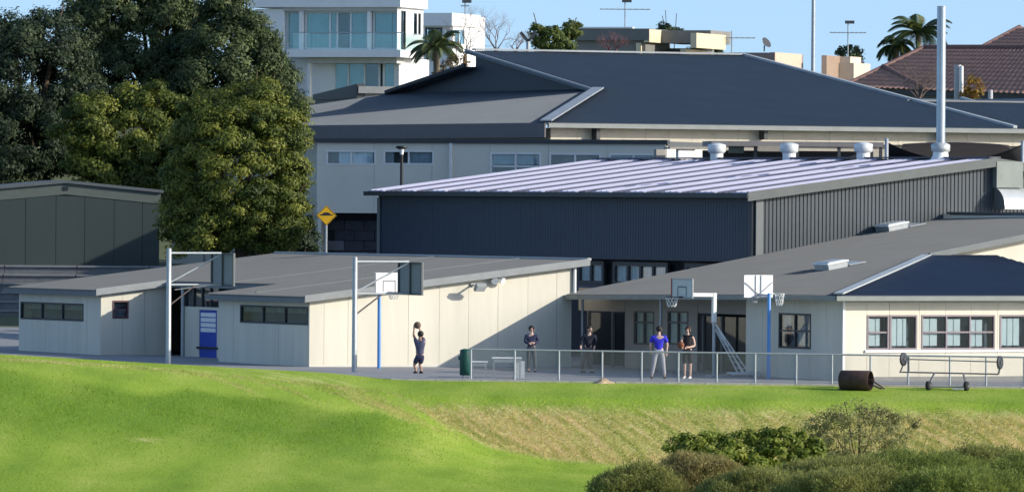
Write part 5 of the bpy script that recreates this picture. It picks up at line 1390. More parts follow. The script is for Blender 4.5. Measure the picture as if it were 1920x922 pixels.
# ------------------------------------------------------------------ basketball goals
A3 = Vector((A.x, A.y, 0)); B3 = Vector((B.x, B.y, 0)); N3 = Vector((A.y, -A.x, 0)); Z3 = Vector((0, 0, 1))
def netmesh(c, R, drop, parent, mat):
    mb = MB(); n = 10
    for k in range(n):
        for sg in (1, -1):
            pts_ = []
            for j in range(4):
                a_ = 2 * math.pi * (k + sg * .5 * j) / n; rr = R * (1 - .13 * j); pts_.append(c + Vector((rr * math.cos(a_), rr * math.sin(a_), -drop * j / 3)))
            mb.path(pts_, .009, 4, False)
    mb.build('net', mat, parent)
netw = M('net_white', (.75, .75, .72), .8)
def big_goal(label, px, pybase, ytop, pa, pb, yb0, yb1, d):
    base = Vector((*plan(px, d), 0)); base.z = float(court_z(base.x))
    r = thing('cantilever_goal', label, 'basketball goal', tuple(base), 'cantilevered galvanised goals')
    z = lambda py, p_=px: pt(p_, py, base.y + D0).z
    top = z(ytop)
    mb = MB(); mb.path([base - Z3 * .2, Vector((base.x, base.y, top - .04)), Vector((base.x, base.y, top))], [.095, .085, .05], 14); mb.build('post', galv, r, True)
    wl_ = W(base.to_2d(), A); L = wl_.U(pa)
    zt_, zl_ = top - .17, z(yb1) + .05
    bc = base + A3 * L
    mb = MB(); mb.tube(Vector((base.x, base.y, zt_)), Vector((bc.x, bc.y, zt_)), .04, n=8); mb.build('top_arm', galv, r, True)
    mb = MB(); mb.tube(Vector((base.x, base.y, zl_)), Vector((bc.x, bc.y, zl_)), .035, n=8); mb.build('lower_arm', galv, r, True)
    mb = MB(); mb.tube(Vector((base.x, base.y, zl_ + .05)), Vector((bc.x, bc.y, zt_ - .05)), .03, n=8); mb.build('diagonal_brace', galv, r, True)
    mb = MB(); q = base + A3 * (L * .52); mb.tube(Vector((base.x, base.y, zl_ - .75)), Vector((q.x, q.y, zl_)), .03, n=8); mb.build('lower_brace', M('brace_brown', (.10, .08, .075), .6), r, True)
    # backboard facing along the sunny wall direction, its framed back towards us
    zb0, zb1 = z(yb1), z(yb0); cz_ = (zb0 + zb1) / 2; wdt = 1.75; hgt = zb1 - zb0
    c = Vector((bc.x, bc.y, cz_)) + A3 * .10
    mb = MB(); mb.box(c, (.03, wdt, hgt), A3, B3, Z3); bo = mb.build('backboard', M('board_grey', (.20, .225, .235), .55, .08), r)
    mb = MB()
    for s_ in (-.5, 0, .5): mb.box(c - A3 * .045 + B3 * s_ * (wdt - .06), (.05, .06, hgt - .004), A3, B3, Z3)
    for s_ in (-.5, .5): mb.box(c - A3 * .042 + Z3 * s_ * (hgt - .06), (.045, wdt - .07, .06), A3, B3, Z3)
    mb.build('board_frame', M('board_frame_dark', (.07, .08, .085), .5), bo)
big_goal('tall cantilever goal whose arm reaches over the recess roof, farther left', 316, 690, 465, 414, 443, 474, 536, 262)
big_goal('tall cantilever goal with dark backboard, in front of the cream wall', 665, 702, 481, 766, 800, 491, 553, 258.6)

def blue_goal(label, px, pybase, facing, ytop_board, ybot_board, cpx, wdt, back):
    base = gnd(px, pybase)
    if not back: q = plan(px, 264.6); base = Vector((q.x, q.y, float(court_z(q.x))))
    d = base.y + D0
    r = thing('blue_post_goal', label, 'basketball goal', tuple(base), 'small goals on blue posts')
    z = lambda py: pt(px, py, d).z
    zb1, zb0 = z(ytop_board), z(ybot_board); hgt = zb1 - zb0; cz_ = (zb0 + zb1) / 2
    mb = MB(); mb.path([base - Z3 * .2, Vector((base.x, base.y, zb0 + .12)), Vector((base.x, base.y, zb0 + .16))], [.062, .062, .04], 12); mb.build('post', bluep, r, True)
    Fv = Vector((facing.x, facing.y, 0)); Sv = Z3.cross(Fv)
    c = Vector((base.x, base.y, cz_)) + Fv * .72
    mb = MB()
    mb.bar(Vector((base.x, base.y, zb0 + .08)), c - Z3 * (hgt / 2 - .10) - Fv * .02, .07, .07)
    mb.bar(Vector((base.x, base.y, zb0 + .02)), c - Z3 * (hgt / 2 - .04) - Fv * .03 + Sv * .2, .04, .04)
    mb.build('arm', M('arm_grey', (.4, .43, .48), .5), r)
    mb = MB(); mb.box(c, (.025, wdt, hgt), Fv, Sv, Z3); bo = mb.build('backboard', M('board_white', (.82, .82, .82), .45, .03), r)
    mk = M('board_mark', (.12, .13, .16), .6)
    if not back:
        mb = MB(); o_ = Fv * .0155
        for s_ in (-1, 1): mb.box(c + o_ + Sv * s_ * .24 - Z3 * .12, (.006, .035, .40), Fv, Sv, Z3)
        mb.box(c + o_ + Z3 * .0625, (.006, .44, .035), Fv, Sv, Z3)
        for s_ in (-.5, .5): mb.box(c + o_ + Sv * s_ * (wdt - .03), (.006, .03, hgt - .08), Fv, Sv, Z3); mb.box(c + o_ + Z3 * s_ * (hgt - .03), (.006, wdt, .03), Fv, Sv, Z3)
        mb.build('board_lines', mk, bo)
    else:
        mb = MB(); o_ = -Fv * .03
        for s_ in (-.09, .12): mb.box(c + o_ + Sv * s_, (.035, .03, hgt - .02), Fv, Sv, Z3)
        mb.bar(c + o_ * 1.6 - Z3 * (hgt / 2 - .1), c + o_ * 1.6 + Z3 * (hgt * .18) + Sv * wdt * .48, .025)
        mb.bar(c + o_ * 1.6 - Z3 * (hgt / 2 - .1), c + o_ * 1.6 + Z3 * (hgt * .18) - Sv * wdt * .48, .025)
        mb.build('board_stiffeners', M('stiffener_grey', (.35, .36, .40), .5), bo)
    rc = c + Fv * .36 - Z3 * (hgt / 2 - .06)
    mb = MB(); mb.ring(rc, .225, .012, n=20); mb.bar(c + Fv * .0126 - Z3 * (hgt / 2 - .06), rc - Fv * .23, .1, .03); rm = mb.build('rim', M('rim_dark', (.10, .05, .08), .5), r, True)
    netmesh(rc, .21, .25, rm, M('net_faint', (.5, .5, .52), .8))
    if back:
        rr = Vector((base.x, base.y, zb0 + .12)) + Vector((.36, .1, .02))
        mb = MB(); mb.ring(rr, .17, .012, n=18); mb.bar((base.x, base.y, zb0 + .12), rr - Vector((.17, .04, 0)), .04); sr = mb.build('side_ring', M('ring_white', (.7, .7, .68), .5), r, True)
        netmesh(rr, .165, .42, sr, netw)
blue_goal('blue post goal with white board facing us by the cream wall', 711, 695, N3.to_2d(), 509, 550, 728, 1.12, False)
blue_goal('blue post goal showing the back of its white board, by the shaded window', 1441, 711, -N3.to_2d(), 516, 558, 1421, 1.14, True)

# portable goal
base = gnd(1338, 706); pg = thing('portable_goal', 'white portable basketball goal with bent post and wheeled strutted base', 'basketball goal', tuple(base))
d = base.y + D0; z = lambda py: pt(1338, py, d).z
zt = z(549)
mb = MB(); mb.tube(base, Vector((base.x, base.y, z(604))), .055, n=10); mb.box(base + Z3 * .03, (.42, .42, .06), A3, B3, Z3); mb.build('lower_post', galv, pg)
mb = MB(); mb.box(Vector((base.x, base.y, (z(604) + zt) / 2)) , (.14, .14, zt - z(604)), A3, B3, Z3); mb.build('upper_post', whitem, pg, bevel=.015)
bL = 1.28
bc = Vector((base.x, base.y, zt - .06)) - A3 * bL
mb = MB(); mb.bar(Vector((base.x, base.y, zt - .07)) - A3 * .075, bc + A3 * .04, .12, .13); mb.build('arm', whitem, pg, bevel=.015)
hgt = .66; wdt = 1.45; c = bc + Z3 * .22
mb = MB(); mb.box(c, (.02, wdt - .06, hgt - .06), A3, B3, Z3); bo = mb.build('backboard', M('board_pale_green', (.50, .56, .54), .35, .05), pg)
mb = MB()
for s_ in (-.5, .5):
    if s_ < 0: mb.box(c + B3 * s_ * (wdt - .03), (.05, .04, hgt), A3, B3, Z3)
    mb.box(c + Z3 * s_ * (hgt - .03), (.048, wdt - .06, .04), A3, B3, Z3)
mb.build('board_frame', M('frame_grey', (.32, .34, .34), .5), bo)
mb = MB(); mb.box(c + B3 * .5 * (wdt - .03), (.06, .05, hgt), A3, B3, Z3); tag(mb.build('side_pad', M('pad_red', (.33, .06, .05), .6), bo), 'red edge pad')
mb = MB()
for s_ in (-1, 1): mb.box(c - A3 * .014 + B3 * s_ * .29 - Z3 * .10, (.006, .05, .34), A3, B3, Z3)
mb.box(c - A3 * .014 + Z3 * .05, (.006, .53, .05), A3, B3, Z3); mb.build('target_square', M('mark_slate', (.14, .18, .20), .6), bo)
rc = bc - A3 * .42 - Z3 * .08
mb = MB(); mb.ring(rc, .23, .014, n=20); mb.bar(bc - A3 * .02 - Z3 * .08, rc + A3 * .23, .12, .05); rm = mb.build('rim', M('rim_dark2', (.06, .05, .06), .5), pg, True)
netmesh(rc, .225, .34, rm, netw)
e1 = gnd(1386, 706)
for k, (o0, o1, y0) in enumerate(((-.10, -.16, 607), (.10, .16, 607))):
    mb = MB(); p0 = Vector((base.x, base.y, z(y0))) + B3 * o0; p1 = base + A3 * 1.05 + B3 * o1 + Z3 * .16
    mb.tube(p0, p1, .026, n=8); p2 = base + A3 * 1.30 + B3 * o1 + Z3 * .16; mb.tube(Vector((base.x, base.y, z(y0 + 4))) + B3 * o0 + A3 * .06, p2, .026, n=8)
    for q in np.linspace(.15, .9, 7): mb.tube(p0 + (p1 - p0) * q, Vector((base.x, base.y, z(y0 + 4))) + B3 * o0 + A3 * .06 + (p2 - Vector((base.x, base.y, z(y0 + 4))) - B3 * o0 - A3 * .06) * (q + .04), .012, n=5)
    mb.build('strut', whitem, pg, True)
mb = MB(); mb.box(base + A3 * 1.15 + Z3 * .11, (.95, .52, .10), A3, B3, Z3); mb.build('ballast_base', M('base_white', (.62, .66, .72), .5), pg, bevel=.02)
for s_ in (-.24, .24):
    mb = MB(); q = base + A3 * 1.62 + B3 * s_ + Z3 * .10; mb.tube(q - B3 * .04, q + B3 * .04, .10, n=14); mb.box(q - A3 * .06 + Z3 * .02, (.2, .05, .06), A3, B3, Z3); mb.build('wheel', M('wheel_pale', (.6, .63, .66), .5), pg)
mb = MB(); mb.bar(base + Z3 * .03, base + A3 * .7 + Z3 * .09, .07, .05); mb.build('base_rail', galv, pg)

# ------------------------------------------------------------------ bin, tables, ground equipment
p = gnd(872, 711); bn = thing('litter_bin', 'dark green litter bin at the end of the fence', 'bin', tuple(p))
gb_ = M('bin_green', (.012, .075, .065), .45, .12)
mb = MB(); mb.path([p + Z3 * z_ for z_ in (.14, .16, .86, .94)], [.16, .185, .185, .175], 22); mb.build('body', gb_, bn, True)
mb = MB(); mb.path([p + Z3 * z_ for z_ in (.945, .99, 1.03)], [.19, .175, .06], 22); mb.build('lid', gb_, bn, True)
mb = MB()
for a_ in (.4, 2.2, 4.3): q = p + Vector((.13 * math.cos(a_), .13 * math.sin(a_), 0)); mb.tube(q, q + Z3 * .16, .018, n=6)
mb.build('feet', galv, bn)
mb = MB(); mb.box(p + Vector((.155, -.10, .87)), (.10, .08, .17), Vector((.85, -.53, 0)).normalized(), Vector((.53, .85, 0)).normalized()); tag(mb.build('sunlit_patch', whitem, bn), 'white patch painted as sunlight on the bin')  # white block stands in for the sun's highlight on the bin
mb = MB(); mb.box(p + Vector((-.20, -.02, .72)), (.06, .08, .12)); mb.build('lock_box', gb_, bn)
def table(label, px0, px1, ytop, pyb, dep, panel=False, group='white tables behind the fence'):
    a_ = gnd(px0, pyb); b_ = gnd(px1, pyb); d = a_.y + D0; h = pt(px0, ytop, d).z - a_.z; L = b_.x - a_.x
    r = thing('outdoor_table', label, 'table', ((a_.x + b_.x) / 2, a_.y, a_.z), group)
    cx = (a_.x + b_.x) / 2; cy = a_.y + dep / 2
    for k in range(3):
        mb = MB(); mb.box((cx, a_.y + dep * (k + .5) / 3, a_.z + h - .02), (L, dep / 3 - .012, .04)); mb.build('top_plank', whitem, r, bevel=.006)
    mb = MB(); mb.box((cx, a_.y + .03, a_.z + h - .11), (L - .12, .03, .09)); mb.box((cx, a_.y + dep - .03, a_.z + h - .11), (L - .12, .03, .09)); mb.build('apron', galv, r)
    for sx in (a_.x + .06, b_.x - .06):
        for sy in (a_.y + .05, a_.y + dep - .05):
            mb = MB(); mb.box((sx, sy, a_.z + (h - .041) / 2), (.045, .045, h - .041)); mb.build('leg', galv, r)
    if panel: mb = MB(); mb.box((b_.x - .05, cy, a_.z + h / 2 - .06), (.3, dep * .7, h - .14)); mb.build('end_panel', M('panel_pale', (.6, .63, .65), .5), r)
table('low white bench table right beside the green bin', 882, 914, 677, 709, .9)
table('larger white table with solid end panel behind the fence', 922, 978, 670, 709, 1.1, True)
# small heap by a fence post
p = gnd(1131, 716); p.z = float(terr(p.x, p.y + D0)); V = []; F = []
n, m = 18, 8
for j in range(m + 1):
    for k in range(n):
        a_ = 2 * math.pi * k / n; f = j / m; rr = (1 - f) * (1 + .25 * math.sin(3 * a_ + 1) + .12 * math.sin(7 * a_)); V.append((p.x + .36 * rr * math.cos(a_), p.y - .05 + .2 * rr * math.sin(a_), p.z - .03 + .18 * f ** .8 * (1 + .2 * math.sin(5 * a_ + j))))
for j in range(m):
    for k in range(n): F.append((j * n + k, j * n + (k + 1) % n, (j + 1) * n + (k + 1) % n, (j + 1) * n + k))
o = fast_mesh('sand_bag', V, F, M('sacking', (.45, .34, .22), .9, .3, 8, bump=.4), loc=tuple(p), smooth=True); tag(o, 'crumpled sandy sack lying at the foot of a fence post', 'sack')
# rusty roller lying on the lawn
r0 = .33
pc = pt(1605, 712, 247.6); gzz = float(terr(pc.x, 247.6))
ax = Vector((.93, -.36, 0)).normalized(); pc.z = gzz + r0
ro = thing('lawn_roller', 'heavy rusty steel roller drum lying on the lawn', 'roller', (pc.x, pc.y, gzz))
mb = MB(); L = .52
mb.path([pc - ax * L, pc - ax * (L - .03), pc + ax * (L - .03), pc + ax * L], [r0 - .02, r0, r0, r0 - .02], 32, False)
mb.path([pc + ax * L, pc + ax * (L - .5)], [r0 - .02, r0 - .03], 32, False)
mb.path([pc - ax * L, pc - ax * (L - .02)], [r0 - .02, .001], 32, False); mb.build('drum', rust, ro, True)
mb = MB(); q = pc + ax * (L - .45); mb.path([q, q + ax * .02], [r0 - .031, .01], 24, False); mb.build('inner_disc', M('rust_dark', (.02, .014, .013), .9), ro)
mb = MB(); mb.tube(pc + ax * (L - .44), pc + ax * (L + .12), .05, n=10); mb.build('axle', rust, ro, True)
mb = MB(); q = pc + ax * (L + .06) ; mb.bar(q, q + ax * .42 - Z3 * (r0 - .06), .09, .05); mb.bar(q - Z3 * .15, q + ax * .30 - Z3 * (r0 - .06), .06, .05); mb.build('tow_arm', M('rust_light', (.16, .11, .09), .8, .3, 8), ro)
mb = MB(); mb.box(pc - Z3 * (r0 - .02) - ax * .1 + Vector((0, .24, 0)), (1.0, .12, .07)); mb.build('chock', M('timber_weathered', (.2, .16, .12), .9, .2), ro)
# wheeled reel frame beside it
fd = 248.3
cart = thing('reel_trolley', 'wheeled tube trolley with two dark end discs beside the roller', 'trolley', tuple(Vector((*plan(1780, fd), float(terr(plan(1780, fd).x, fd))))))
def tp(px, py, dd=0): return pt(px, py, fd + dd)
sx = M('trolley_steel', (.16, .16, .175), .5, metal=.3)
mb = MB(); mb.tube(tp(1690, 697), tp(1872, 701), .026, n=8); mb.build('lower_rail', sx, cart, True)
mb = MB(); mb.tube(tp(1700, 673), tp(1872, 678), .020, n=8); mb.build('reel_bar', sx, cart, True)
mb = MB(); mb.tube(tp(1704, 668), tp(1704, 698), .03, n=8); mb.build('upright', sx, cart, True)
for px_, py_, b_ in ((1694, 673, 1687), (1875, 679, 1872)):
    c = tp(px_, py_); axd = Vector((.85, -.52, 0)).normalized() if px_ < 1800 else Vector((.88, -.47, 0)).normalized()
    mb = MB(); mb.path([c - axd * .03, c - axd * .025, c + axd * .025, c + axd * .03], [.16, .225, .225, .16], 26); dk = mb.build('end_disc', M('disc_dark', (.03, .034, .045), .5), cart, True)
    mb = MB(); mb.tube(c - axd * .06, c + axd * .06, .04, n=10); mb.build('hub', sx, dk, True)
    mb = MB(); mb.bar(c - Z3 * .16, tp(b_, 699 + (px_ > 1800) * 2), .06, .05); mb.build('disc_leg', sx, cart)
for px_, py_ in ((1741, 714), (1812, 716)):
    c = tp(px_, py_, -.25); gz1 = float(terr(c.x, c.y + D0)); axd = Vector((.9, -.44, 0)).normalized() * (1 if px_ < 1780 else -1)
    R_ = .155; c.z = gz1 + R_
    mb = MB(); mb.path([c - axd * .07, c - axd * .05, c + axd * .05, c + axd * .07], [R_ - .05, R_, R_, R_ - .05], 24); wl_ = mb.build('wheel', M('tyre', (.018, .02, .022), .8), cart, True)
    mb = MB(); mb.tube(c - axd * .08, c + axd * .08, .05, n=12); mb.build('rim', sx, wl_, True)
    st_ = tp(1752 if px_ < 1780 else 1806, 699); mb = MB(); mb.bar(c, st_, .05); mb.build('wheel_stay', sx, cart)
q0_, q1_ = tp(1741, 716, -.25), tp(1812, 718, -.25)
mb = MB(); mb.bar((q0_.x, q0_.y, gz1 + .12), (q1_.x, q1_.y, gz1 + .12), .04); mb.build('axle', sx, cart)
mb = MB(); q = tp(1795, 722, -.35); q.z = gz1 + .06; mb.bar(q - Vector((.15, 0, 0)), q + Vector((.22, 0, .02)), .08, .06); mb.build('drawbar', galv, cart)

# ------------------------------------------------------------------ people
def skin_mesh(name, nodes, edges, root, mat, parent, sub=2):
    names = list(nodes); idx = {n: i for i, n in enumerate(names)}
    org = ORG[parent] if parent else Vector(nodes[root][:3])
    me = bpy.data.meshes.new(name)
    me.from_pydata([tuple(Vector(nodes[n][:3]) - org) for n in names], [(idx[a_], idx[b_]) for a_, b_ in edges], [])
    o = bpy.data.objects.new(name, me); COL.objects.link(o)
    md = o.modifiers.new('skin', 'SKIN'); md.use_smooth_shade = True; md.branch_smoothing = .3
    for i, n in enumerate(names):
        rr = nodes[n][3]; sv = me.skin_vertices[0].data[i]; sv.radius = (rr, rr) if not isinstance(rr, tuple) else rr; sv.use_root = (n == root)
    ms = o.modifiers.new('sub', 'SUBSURF'); ms.levels = sub; ms.render_levels = sub
    bpy.context.view_layer.update()
    dg = bpy.context.evaluated_depsgraph_get()
    m2 = bpy.data.meshes.new_from_object(o.evaluated_get(dg)); o.modifiers.clear(); o.data = m2; bpy.data.meshes.remove(me)
    m2.materials.clear(); m2.materials.append(mat)
    for p_ in m2.polygons: p_.use_smooth = True
    if parent: o.parent = parent
    else: o.location = org
    ORG[o] = org
    return o
def person(label, base, J, face, sk, hair, shirt, sleeve, bottoms, leglen, shoes, fwd, group='players on the court', shirt_name='shirt', bottom_name='shorts', hem=0):
    """J: joint -> offset in metres from the base point (x right, y away, z up); a standing pose is filled in where not given"""
    b = Vector(base); g_ = lambda k: b + Vector(J[k])
    fw = Vector((fwd[0], fwd[1], 0)).normalized(); rt = Vector((fw.y, -fw.x, 0))
    nd = {}
    def N_(n, p, r): nd[n] = (p.x, p.y, p.z, r)
    hip, neck, head = g_('hip'), g_('neck'), g_('head')
    N_('pelvis', hip, (.135, .105)); N_('waist', hip.lerp(neck, .35), (.12, .092)); N_('chest', hip.lerp(neck, .72), (.145, .105)); N_('neck0', neck, .058); N_('neck1', neck.lerp(head, .45), .052); N_('skull', head, .088); N_('crownv', head + Z3 * .075, .07)
    E = [('pelvis', 'waist'), ('waist', 'chest'), ('chest', 'neck0'), ('neck0', 'neck1'), ('neck1', 'skull'), ('skull', 'crownv')]
    N_('chin', head + fw * .055 - Z3 * .075, .045); E.append(('skull', 'chin'))
    N_('nose', head + fw * .105 - Z3 * .012, .016); E.append(('skull', 'nose'))
    for s, S in (('l', -1), ('r', 1)):
        N_('sh' + s, g_('sh' + s), .062); N_('el' + s, g_('el' + s), .042); N_('wr' + s, g_('wr' + s), .030)
        E += [('chest', 'sh' + s), ('sh' + s, 'el' + s), ('el' + s, 'wr' + s)]
        dirn = (g_('wr' + s) - g_('el' + s)).normalized(); hd = (dirn + Vector(J.get('hand' + s, (0, 0, 0)))).normalized()
        pm = g_('wr' + s) + hd * .07; N_('pm' + s, pm, (.042, .02)); E.append(('wr' + s, 'pm' + s))
        sid = hd.cross(fw); sid = sid.normalized() if sid.length > .1 else rt; curl = sid.cross(hd) * (.035 * J.get('curl', 1))
        for k, (of, ln) in enumerate(((-.030, .062), (-.010, .075), (.010, .072), (.029, .058))):
            f1 = pm + hd * (.03 + ln * .45) + sid * of; f2 = pm + hd * (.03 + ln) + sid * of * 1.1 + curl
            N_('f%d%s' % (k, s), f1, .010); N_('g%d%s' % (k, s), f2, .008); E += [('pm' + s, 'f%d%s' % (k, s)), ('f%d%s' % (k, s), 'g%d%s' % (k, s))]
        t1_ = g_('wr' + s) + hd * .06 + sid * .05; N_('th' + s, t1_, .011); N_('ti' + s, t1_ + hd * .045 + curl * .5, .009); E += [('wr' + s, 'th' + s), ('th' + s, 'ti' + s)]
        N_('hp' + s, g_('hp' + s), .088); N_('kn' + s, g_('kn' + s), .056); N_('ca' + s, g_('kn' + s).lerp(g_('an' + s), .35), .052); N_('an' + s, g_('an' + s), .036)
        E += [('pelvis', 'hp' + s), ('hp' + s, 'kn' + s), ('kn' + s, 'ca' + s), ('ca' + s, 'an' + s)]
        ff = Vector((*J.get('foot' + s, fw[:2]), 0)).normalized(); N_('to' + s, g_('an' + s) + ff * .14 - Z3 * .045, .030); E.append(('an' + s, 'to' + s))
    body = skin_mesh('person', nd, E, 'pelvis', sk, None)
    tag(body, label, 'person', group)
    # hair, ears, eyes
    hm = hair; mb = MB()
    mb.ball(head + Z3 * .035 - fw * .022, .108, 18, 12, (1, 1, .98))
    # trim the face side away
    V = [Vector(v_) for v_ in mb.v]; keep = []
    for f in mb.f:
        c = sum((V[i] for i in f), Vector()) / len(f) - head
        if not (c.dot(fw) > .035 and c.z < .055) and c.z > -.075: keep.append(f)
    mb.f = keep; mb.build('hair', hm, body, True)
    for s in (-1, 1):
        mb = MB(); mb.ball(head + rt * s * .092 - Z3 * .01, .026, 8, 6, (.6, 1, 1.3)); mb.build('ear', sk, body, True)
        mb = MB(); mb.ball(head + rt * s * .033 + fw * .082 + Z3 * .012, .013, 8, 6); mb.build('eye', blackm, body, True)
    mb = MB(); mb.box(head + fw * .099 - Z3 * .055, (.04, .012, .010), rt, fw, Z3); mb.build('mouth', M('lips', (.35, .12, .11), .6), body)
    # shirt
    nd2 = {}; E2 = []
    def S_(n, p, r): nd2[n] = (p.x, p.y, p.z, r)
    S_('hem', hip - Z3 * (.04 + hem), (.165, .13)); S_('waist', hip.lerp(neck, .35), (.152, .118)); S_('chest', hip.lerp(neck, .74), (.172, .125)); S_('collar', neck - Z3 * .03, (.08, .07))
    E2 += [('hem', 'waist'), ('waist', 'chest'), ('chest', 'collar')]
    if sleeve > 0:
        for s in 'lr':
            S_('sh' + s, g_('sh' + s), .088); E2.append(('chest', 'sh' + s))
            if sleeve <= 1: S_('sl' + s, g_('sh' + s).lerp(g_('el' + s), sleeve), .074); E2.append(('sh' + s, 'sl' + s))
            else: S_('el' + s, g_('el' + s), .062); S_('cu' + s, g_('el' + s).lerp(g_('wr' + s), .9), .047); E2 += [('sh' + s, 'el' + s), ('el' + s, 'cu' + s)]
    skin_mesh(shirt_name, nd2, E2, 'chest', shirt, body)
    nd2 = {}; E2 = []
    S_('belt', hip + Z3 * .10, (.15, .12)); S_('seat', hip - Z3 * .02, (.16, .125)); E2.append(('belt', 'seat'))
    for s in 'lr':
        S_('hp' + s, g_('hp' + s) - Z3 * .02, .108); E2.append(('seat', 'hp' + s))
        if leglen <= 1: S_('kl' + s, g_('hp' + s).lerp(g_('kn' + s), leglen), .090); E2.append(('hp' + s, 'kl' + s))
        else:
            S_('kn' + s, g_('kn' + s), .078); S_('cf' + s, g_('an' + s) + Z3 * .03, .060); E2 += [('hp' + s, 'kn' + s), ('kn' + s, 'cf' + s)]
    skin_mesh(bottom_name, nd2, E2, 'seat', bottoms, body)
    for s in 'lr':
        ff = Vector((*J.get('foot' + s, fw[:2]), 0)).normalized(); an_ = g_('an' + s); zf = J.get('lift' + s, 0)
        hl = an_ - ff * .055; hl.z = b.z + .042 + zf; tl = an_ + ff * .17; tl.z = b.z + .036 + min(zf, .0); ml = hl.lerp(tl, .45)
        nd2 = {'heel': (*hl, .045), 'mid': (*ml, .046), 'toe': (*tl, .038), 'ank': (*(an_ + Z3 * .01), .048)}
        skin_mesh('shoe', nd2, [('heel', 'mid'), ('mid', 'toe'), ('mid', 'ank')], 'mid', shoes, body, 1)
    return body
def stand(h=1.68, sh=.19, hp=.10, lean=0):
    k = h / 1.7
    return {'hip': (0, 0, .92 * k), 'neck': (lean, 0, 1.42 * k), 'head': (lean * 1.2, 0, 1.585 * k), 'shl': (-sh + lean, 0, 1.36 * k), 'shr': (sh + lean, 0, 1.36 * k),
            'ell': (-sh - .06, 0, 1.08 * k), 'elr': (sh + .06, 0, 1.08 * k), 'wrl': (-sh - .07, -.05, .84 * k), 'wrr': (sh + .07, -.05, .84 * k),
            'hpl': (-hp, 0, .86 * k), 'hpr': (hp, 0, .86 * k), 'knl': (-hp, -.02, .47 * k), 'knr': (hp, -.02, .47 * k), 'anl': (-hp, .02, .09), 'anr': (hp, .02, .09)}
def ballobj(c, label, mat):
    c = Vector(c); mb = MB(); mb.ball(c, .12, 24, 16); o = mb.build('basketball', mat, None, True, tuple(c)); tag(o, label, 'ball')
    for ax_ in ((1, 0, 0), (0, 1, 0), (0, 0, 1)):
        mb = MB(); mb.ring(c, .1195, .003, ax_, 32, 5); mb.build('seam', blackm, o, True)
navy = M('navy_cloth', (.035, .04, .085), .85, .15, 10, bump=.2); navy2 = M('navy_shirt', (.085, .088, .15), .85, .15, 10, bump=.2)
blk = M('black_cloth', (.018, .018, .022), .85, .2, 10); grey_p = M('grey_sweat', (.38, .38, .42), .85, .12, 10); roy = M('royal_blue_cloth', (.035, .035, .52), .8, .12, 8)
dkh = M('hair_dark', (.018, .014, .012), .6, .2, 20); rdh = M('hair_auburn', (.05, .022, .014), .6, .2, 20); slate = M('slate_trousers', (.09, .10, .11), .85, .15, 8); khaki = M('khaki_trousers', (.13, .11, .095), .85, .15, 8)
ballm = M('ball_orange', (.20, .065, .028), .7, .1, 30); ballm2 = M('ball_brown', (.13, .085, .06), .7, .1, 30)
shoe_d = M('shoe_dark', (.03, .022, .02), .7); shoe_w = M('shoe_white', (.78, .78, .78), .6)
# shooter
b = gnd(785.5, 700); k = 1 / (FPX / (b.y + D0))
J = stand(1.66)
def PX(px, py, dy=0): return ((px - 785.5) * k, dy, (700 - py) * k)
J.update({'hip': PX(787, 667), 'neck': PX(787, 637), 'head': PX(787.5, 627), 'shl': PX(779.5, 639.5, .02), 'shr': PX(795, 640, -.05), 'ell': PX(775, 628, .18), 'elr': PX(790, 629, .30), 'wrl': PX(776, 615.5, .24), 'wrr': PX(786.5, 617, .30),
          'hpl': PX(782.5, 670), 'hpr': PX(791.5, 670), 'knl': PX(776.5, 683.5, .12), 'knr': PX(786.5, 683, .14), 'anl': PX(780.5, 695, -.05), 'anr': PX(791, 695, -.05), 'handl': (.3, 0, .6), 'handr': (-.3, 0, .6)})
person('player in navy tee and shorts shooting a ball overhead with bent knees', b, J, None, skin, dkh, navy2, .55, navy, .85, shoe_d, (-.55, .83))
ballobj(b + Vector(PX(781.8, 609.5, .28)), 'brown basketball held overhead by the shooting player', ballm2)
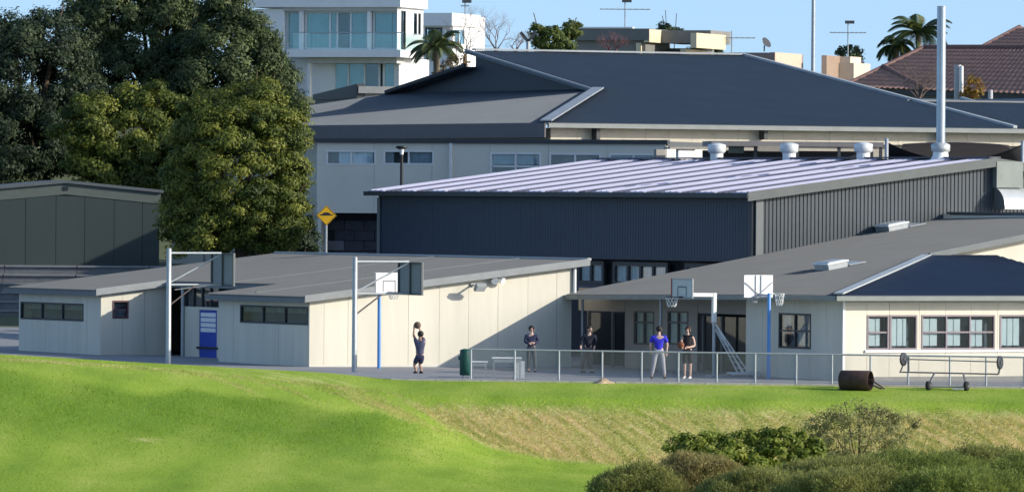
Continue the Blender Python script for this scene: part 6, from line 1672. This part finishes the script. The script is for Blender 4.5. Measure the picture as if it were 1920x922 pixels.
# bystander with folded hands
b = gnd(996, 698); k = 1 / (FPX / (b.y + D0)); J = stand(1.62, .18, .095)
J.update({'ell': (-.22, -.04, 1.07), 'elr': (.24, -.04, 1.07), 'wrl': (-.05, -.22, 1.02), 'wrr': (.08, -.22, 1.03), 'handl': (.8, 0, 0), 'handr': (-.8, 0, 0), 'anr': (.14, .02, .09), 'knr': (.11, -.04, .46)})
person('person in navy hooded top with hands held in front by the shaded wall', b, J, None, skin2, dkh, navy, 2, slate, 2, shoe_d, (.15, -1), shirt_name='hooded_top', bottom_name='trousers')
# dark clothed person
b = gnd(1102, 699); J = stand(1.64, .19, .1, .05)
J.update({'ell': (-.24, -.05, 1.08), 'wrl': (-.25, -.22, .93), 'elr': (.27, .02, 1.10), 'wrr': (.23, -.12, .92), 'knl': (-.16, -.06, .46), 'anl': (-.2, .06, .09), 'knr': (.1, .0, .46), 'anr': (.12, .0, .09)})
person('person in black top walking past the dark doorway', b, J, None, skin2, dkh, M('black_navy_cloth', (.012, .014, .028), .85, .15, 8), 2, khaki, 2, shoe_d, (.75, -.65), shirt_name='top', bottom_name='trousers')
# royal blue shirt
b = gnd(1235, 710); J = stand(1.80, .21, .11)
J.update({'knl': (-.17, -.02, .5), 'anl': (-.24, .0, .09), 'knr': (.15, .0, .5), 'anr': (.2, .02, .09), 'ell': (-.29, .04, 1.15), 'wrl': (-.27, .16, .95), 'elr': (.29, .02, 1.15), 'wrr': (.26, -.02, .92)})
person('player in royal blue tee and grey sweatpants seen from behind', b, J, None, skin2, dkh, roy, .75, grey_p, 2, shoe_d, (.1, 1), bottom_name='sweatpants', hem=.05)
# black singlet with ball
b = gnd(1289, 710); J = stand(1.79, .18, .095)
J.update({'ell': (-.24, -.10, 1.15), 'wrl': (-.17, -.28, 1.10), 'elr': (.24, -.05, 1.14), 'wrr': (.03, -.27, 1.08), 'handl': (-.4, 0, 0), 'handr': (-.5, 0, 0)})
person('player in black singlet and shorts with white shoes holding a ball', b, J, None, skin2, rdh, blk, 0, blk, 1.0, shoe_w, (-.35, -.94), shirt_name='singlet')
ballobj(b + Vector((-.24, -.36, 1.16)), 'orange basketball held at the waist of the player in black', ballm)
